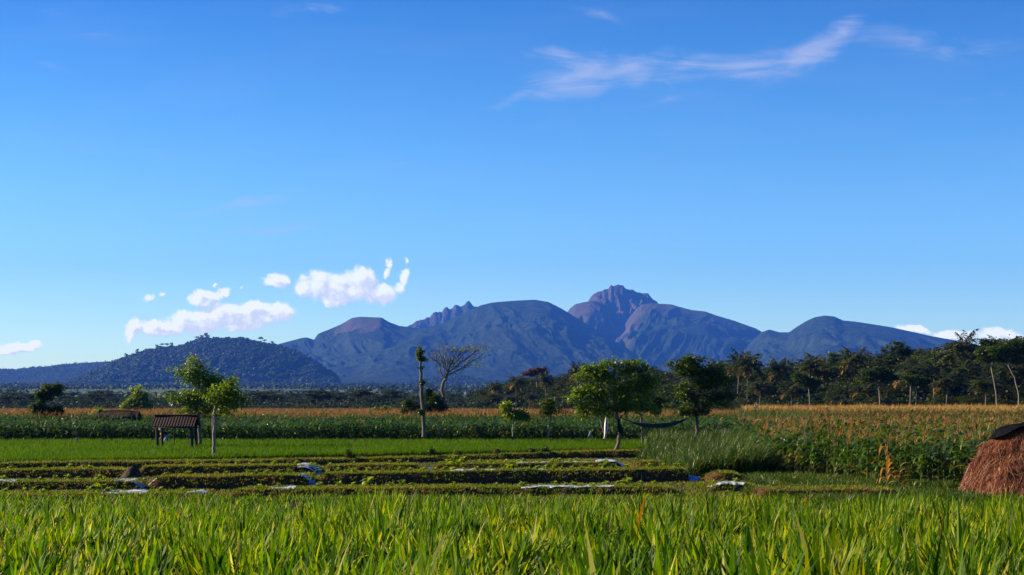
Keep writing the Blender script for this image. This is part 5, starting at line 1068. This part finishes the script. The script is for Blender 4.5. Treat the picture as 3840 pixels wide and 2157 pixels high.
# ------------------------------------------------------------------ stooping person at the maize edge, seen under the shelter roof
def skin_mesh(name, verts, edges, rad, mat, parent, root=0, lev=2):
    import bmesh
    me = bpy.data.meshes.new(name); bm = bmesh.new(); lay = bm.verts.layers.skin.verify(); vs = []
    for i, (v, r_) in enumerate(zip(verts, rad)):
        b = bm.verts.new(v); b[lay].radius = (r_, r_) if np.isscalar(r_) else r_; b[lay].use_root = (i == root); vs.append(b)
    for a, b in edges: bm.edges.new((vs[a], vs[b]))
    bm.to_mesh(me); bm.free(); me.materials.append(mat); o = link(name, me, parent); o.modifiers.new('skin', 'SKIN').use_smooth_shade = True; s_ = o.modifiers.new('sub', 'SUBSURF'); s_.levels = lev; s_.render_levels = lev
    return o
def person():
    d = 101.0; e = empty('person', (PX(622, d), d, .02), 'small stooping person in grey trousers with a yellow cloth under the shelter roof', 'person')
    hip = (.10, 0, .84); ch = (-.18, 0, 1.13); nk = (-.30, 0, 1.20); hd = (-.37, 0, 1.25); ht = (-.44, 0, 1.30)
    V = [hip, (-.04, 0, .98), ch, nk, hd, ht, (.12, .09, .80), (.02, .10, .45), (.12, .11, .07), (.0, .11, .03), (.10, -.09, .80), (-.10, -.10, .46), (-.04, -.11, .07), (-.17, -.11, .03),
         (-.16, .17, 1.11), (-.24, .19, .86), (-.40, .16, .68), (-.45, .15, .62), (-.16, -.17, 1.11), (-.22, -.19, .86), (-.38, -.16, .68), (-.43, -.15, .62)]
    E = [(0, 1), (1, 2), (2, 3), (3, 4), (4, 5), (0, 6), (6, 7), (7, 8), (8, 9), (0, 10), (10, 11), (11, 12), (12, 13), (2, 14), (14, 15), (15, 16), (16, 17), (2, 18), (18, 19), (19, 20), (20, 21)]
    Rr = [.13, .13, .14, .055, .095, .07, .085, .06, .045, .04, .085, .06, .045, .04, .06, .045, .035, .03, .06, .045, .035, .03]
    skin_mesh('body', V, E, Rr, M['skin'], e)
    skin_mesh('trousers', [hip, V[6], V[7], (.11, .108, .15), V[10], V[11], (-.05, -.108, .15)], [(0, 1), (1, 2), (2, 3), (0, 4), (4, 5), (5, 6)], [.155, .105, .08, .07, .105, .08, .07], M['greycloth'], e)
    skin_mesh('shirt', [V[1], ch, V[14], V[15], V[18], V[19], (.05, 0, .90)], [(6, 0), (0, 1), (1, 2), (2, 3), (1, 4), (4, 5)], [.15, .165, .08, .06, .08, .06, .15], M['darkcloth'], e)
    q = G(); a = np.linspace(0, 2 * np.pi, 17)[:-1]; pr = [(.20, -.02), (.15, .02), (.10, .05), (.08, .12), (.001, .15)]; Vh = np.array([[(rr_ * np.cos(t), rr_ * np.sin(t), z) for t in a] for rr_, z in pr]); i = np.arange(4)[:, None] * 16; j = np.arange(16)[None]; k = (j + 1) % 16
    q.add(Vh.reshape(-1, 3) + np.array([-.42, 0, 1.30]), np.stack([i + j, i + k, i + 16 + k, i + 16 + j], -1).reshape(-1, 4)); q.obj('hat', M['hair'], e)
    skin_mesh('scarf', [(-.26, -.20, 1.10), (-.27, -.22, .98), (-.29, -.20, .88)], [(0, 1), (1, 2)], [.07, .09, .06], M['yellow'], e)
    bag = skin_mesh('carried_bag', [(.36, -.2, 1.02), (.38, -.2, .92), (.36, -.2, .82)], [(0, 1), (1, 2)], [.05, .10, .07], M['yellow'], None)
    bag.location = e.location; tag(bag, 'small bright yellow bundle just right of the stooping person', 'bundle')
    s_ = G(); tube(s_, [(.36, -.2, -.05), (.36, -.2, .5), (.365, -.2, 1.0)], .02, 6); st = s_.obj('stake', M['wood']); st.location = e.location; tag(st, 'thin wooden stake holding up the yellow bundle', 'stake')
person()
def bird():
    d = 130; e = empty('bird', (PX(1082, d), d, PZ(1410, d)), 'tiny dark bird flying in front of the forested hill', 'bird')
    skin_mesh('body', [(-.09, 0, 0), (-.03, 0, 0), (.04, 0, 0), (.09, 0, .015), (.12, 0, .01), (-.16, 0, .0), (.01, .07, .03), (.0, .16, .05), (-.02, .24, .03), (.01, -.07, .03), (.0, -.16, .05), (-.02, -.24, .03)], [(5, 0), (0, 1), (1, 2), (2, 3), (3, 4), (2, 6), (6, 7), (7, 8), (2, 9), (9, 10), (10, 11)],
              [.022, .032, .035, .022, .006, (.03, .006), (.03, .008), (.026, .007), (.010, .005), (.03, .008), (.026, .007), (.010, .005)], M['bird'], e, 2)
    g_ = G(); n = 1; V, Fq = ribbon(np.array([[-.12, 0, 0]]), np.pi, 0.0, 0.1, .10, .06, 3, lambda t: .5 + .5 * t); g_.add(V, Fq); g_.obj('tail', M['bird'], e)
bird()
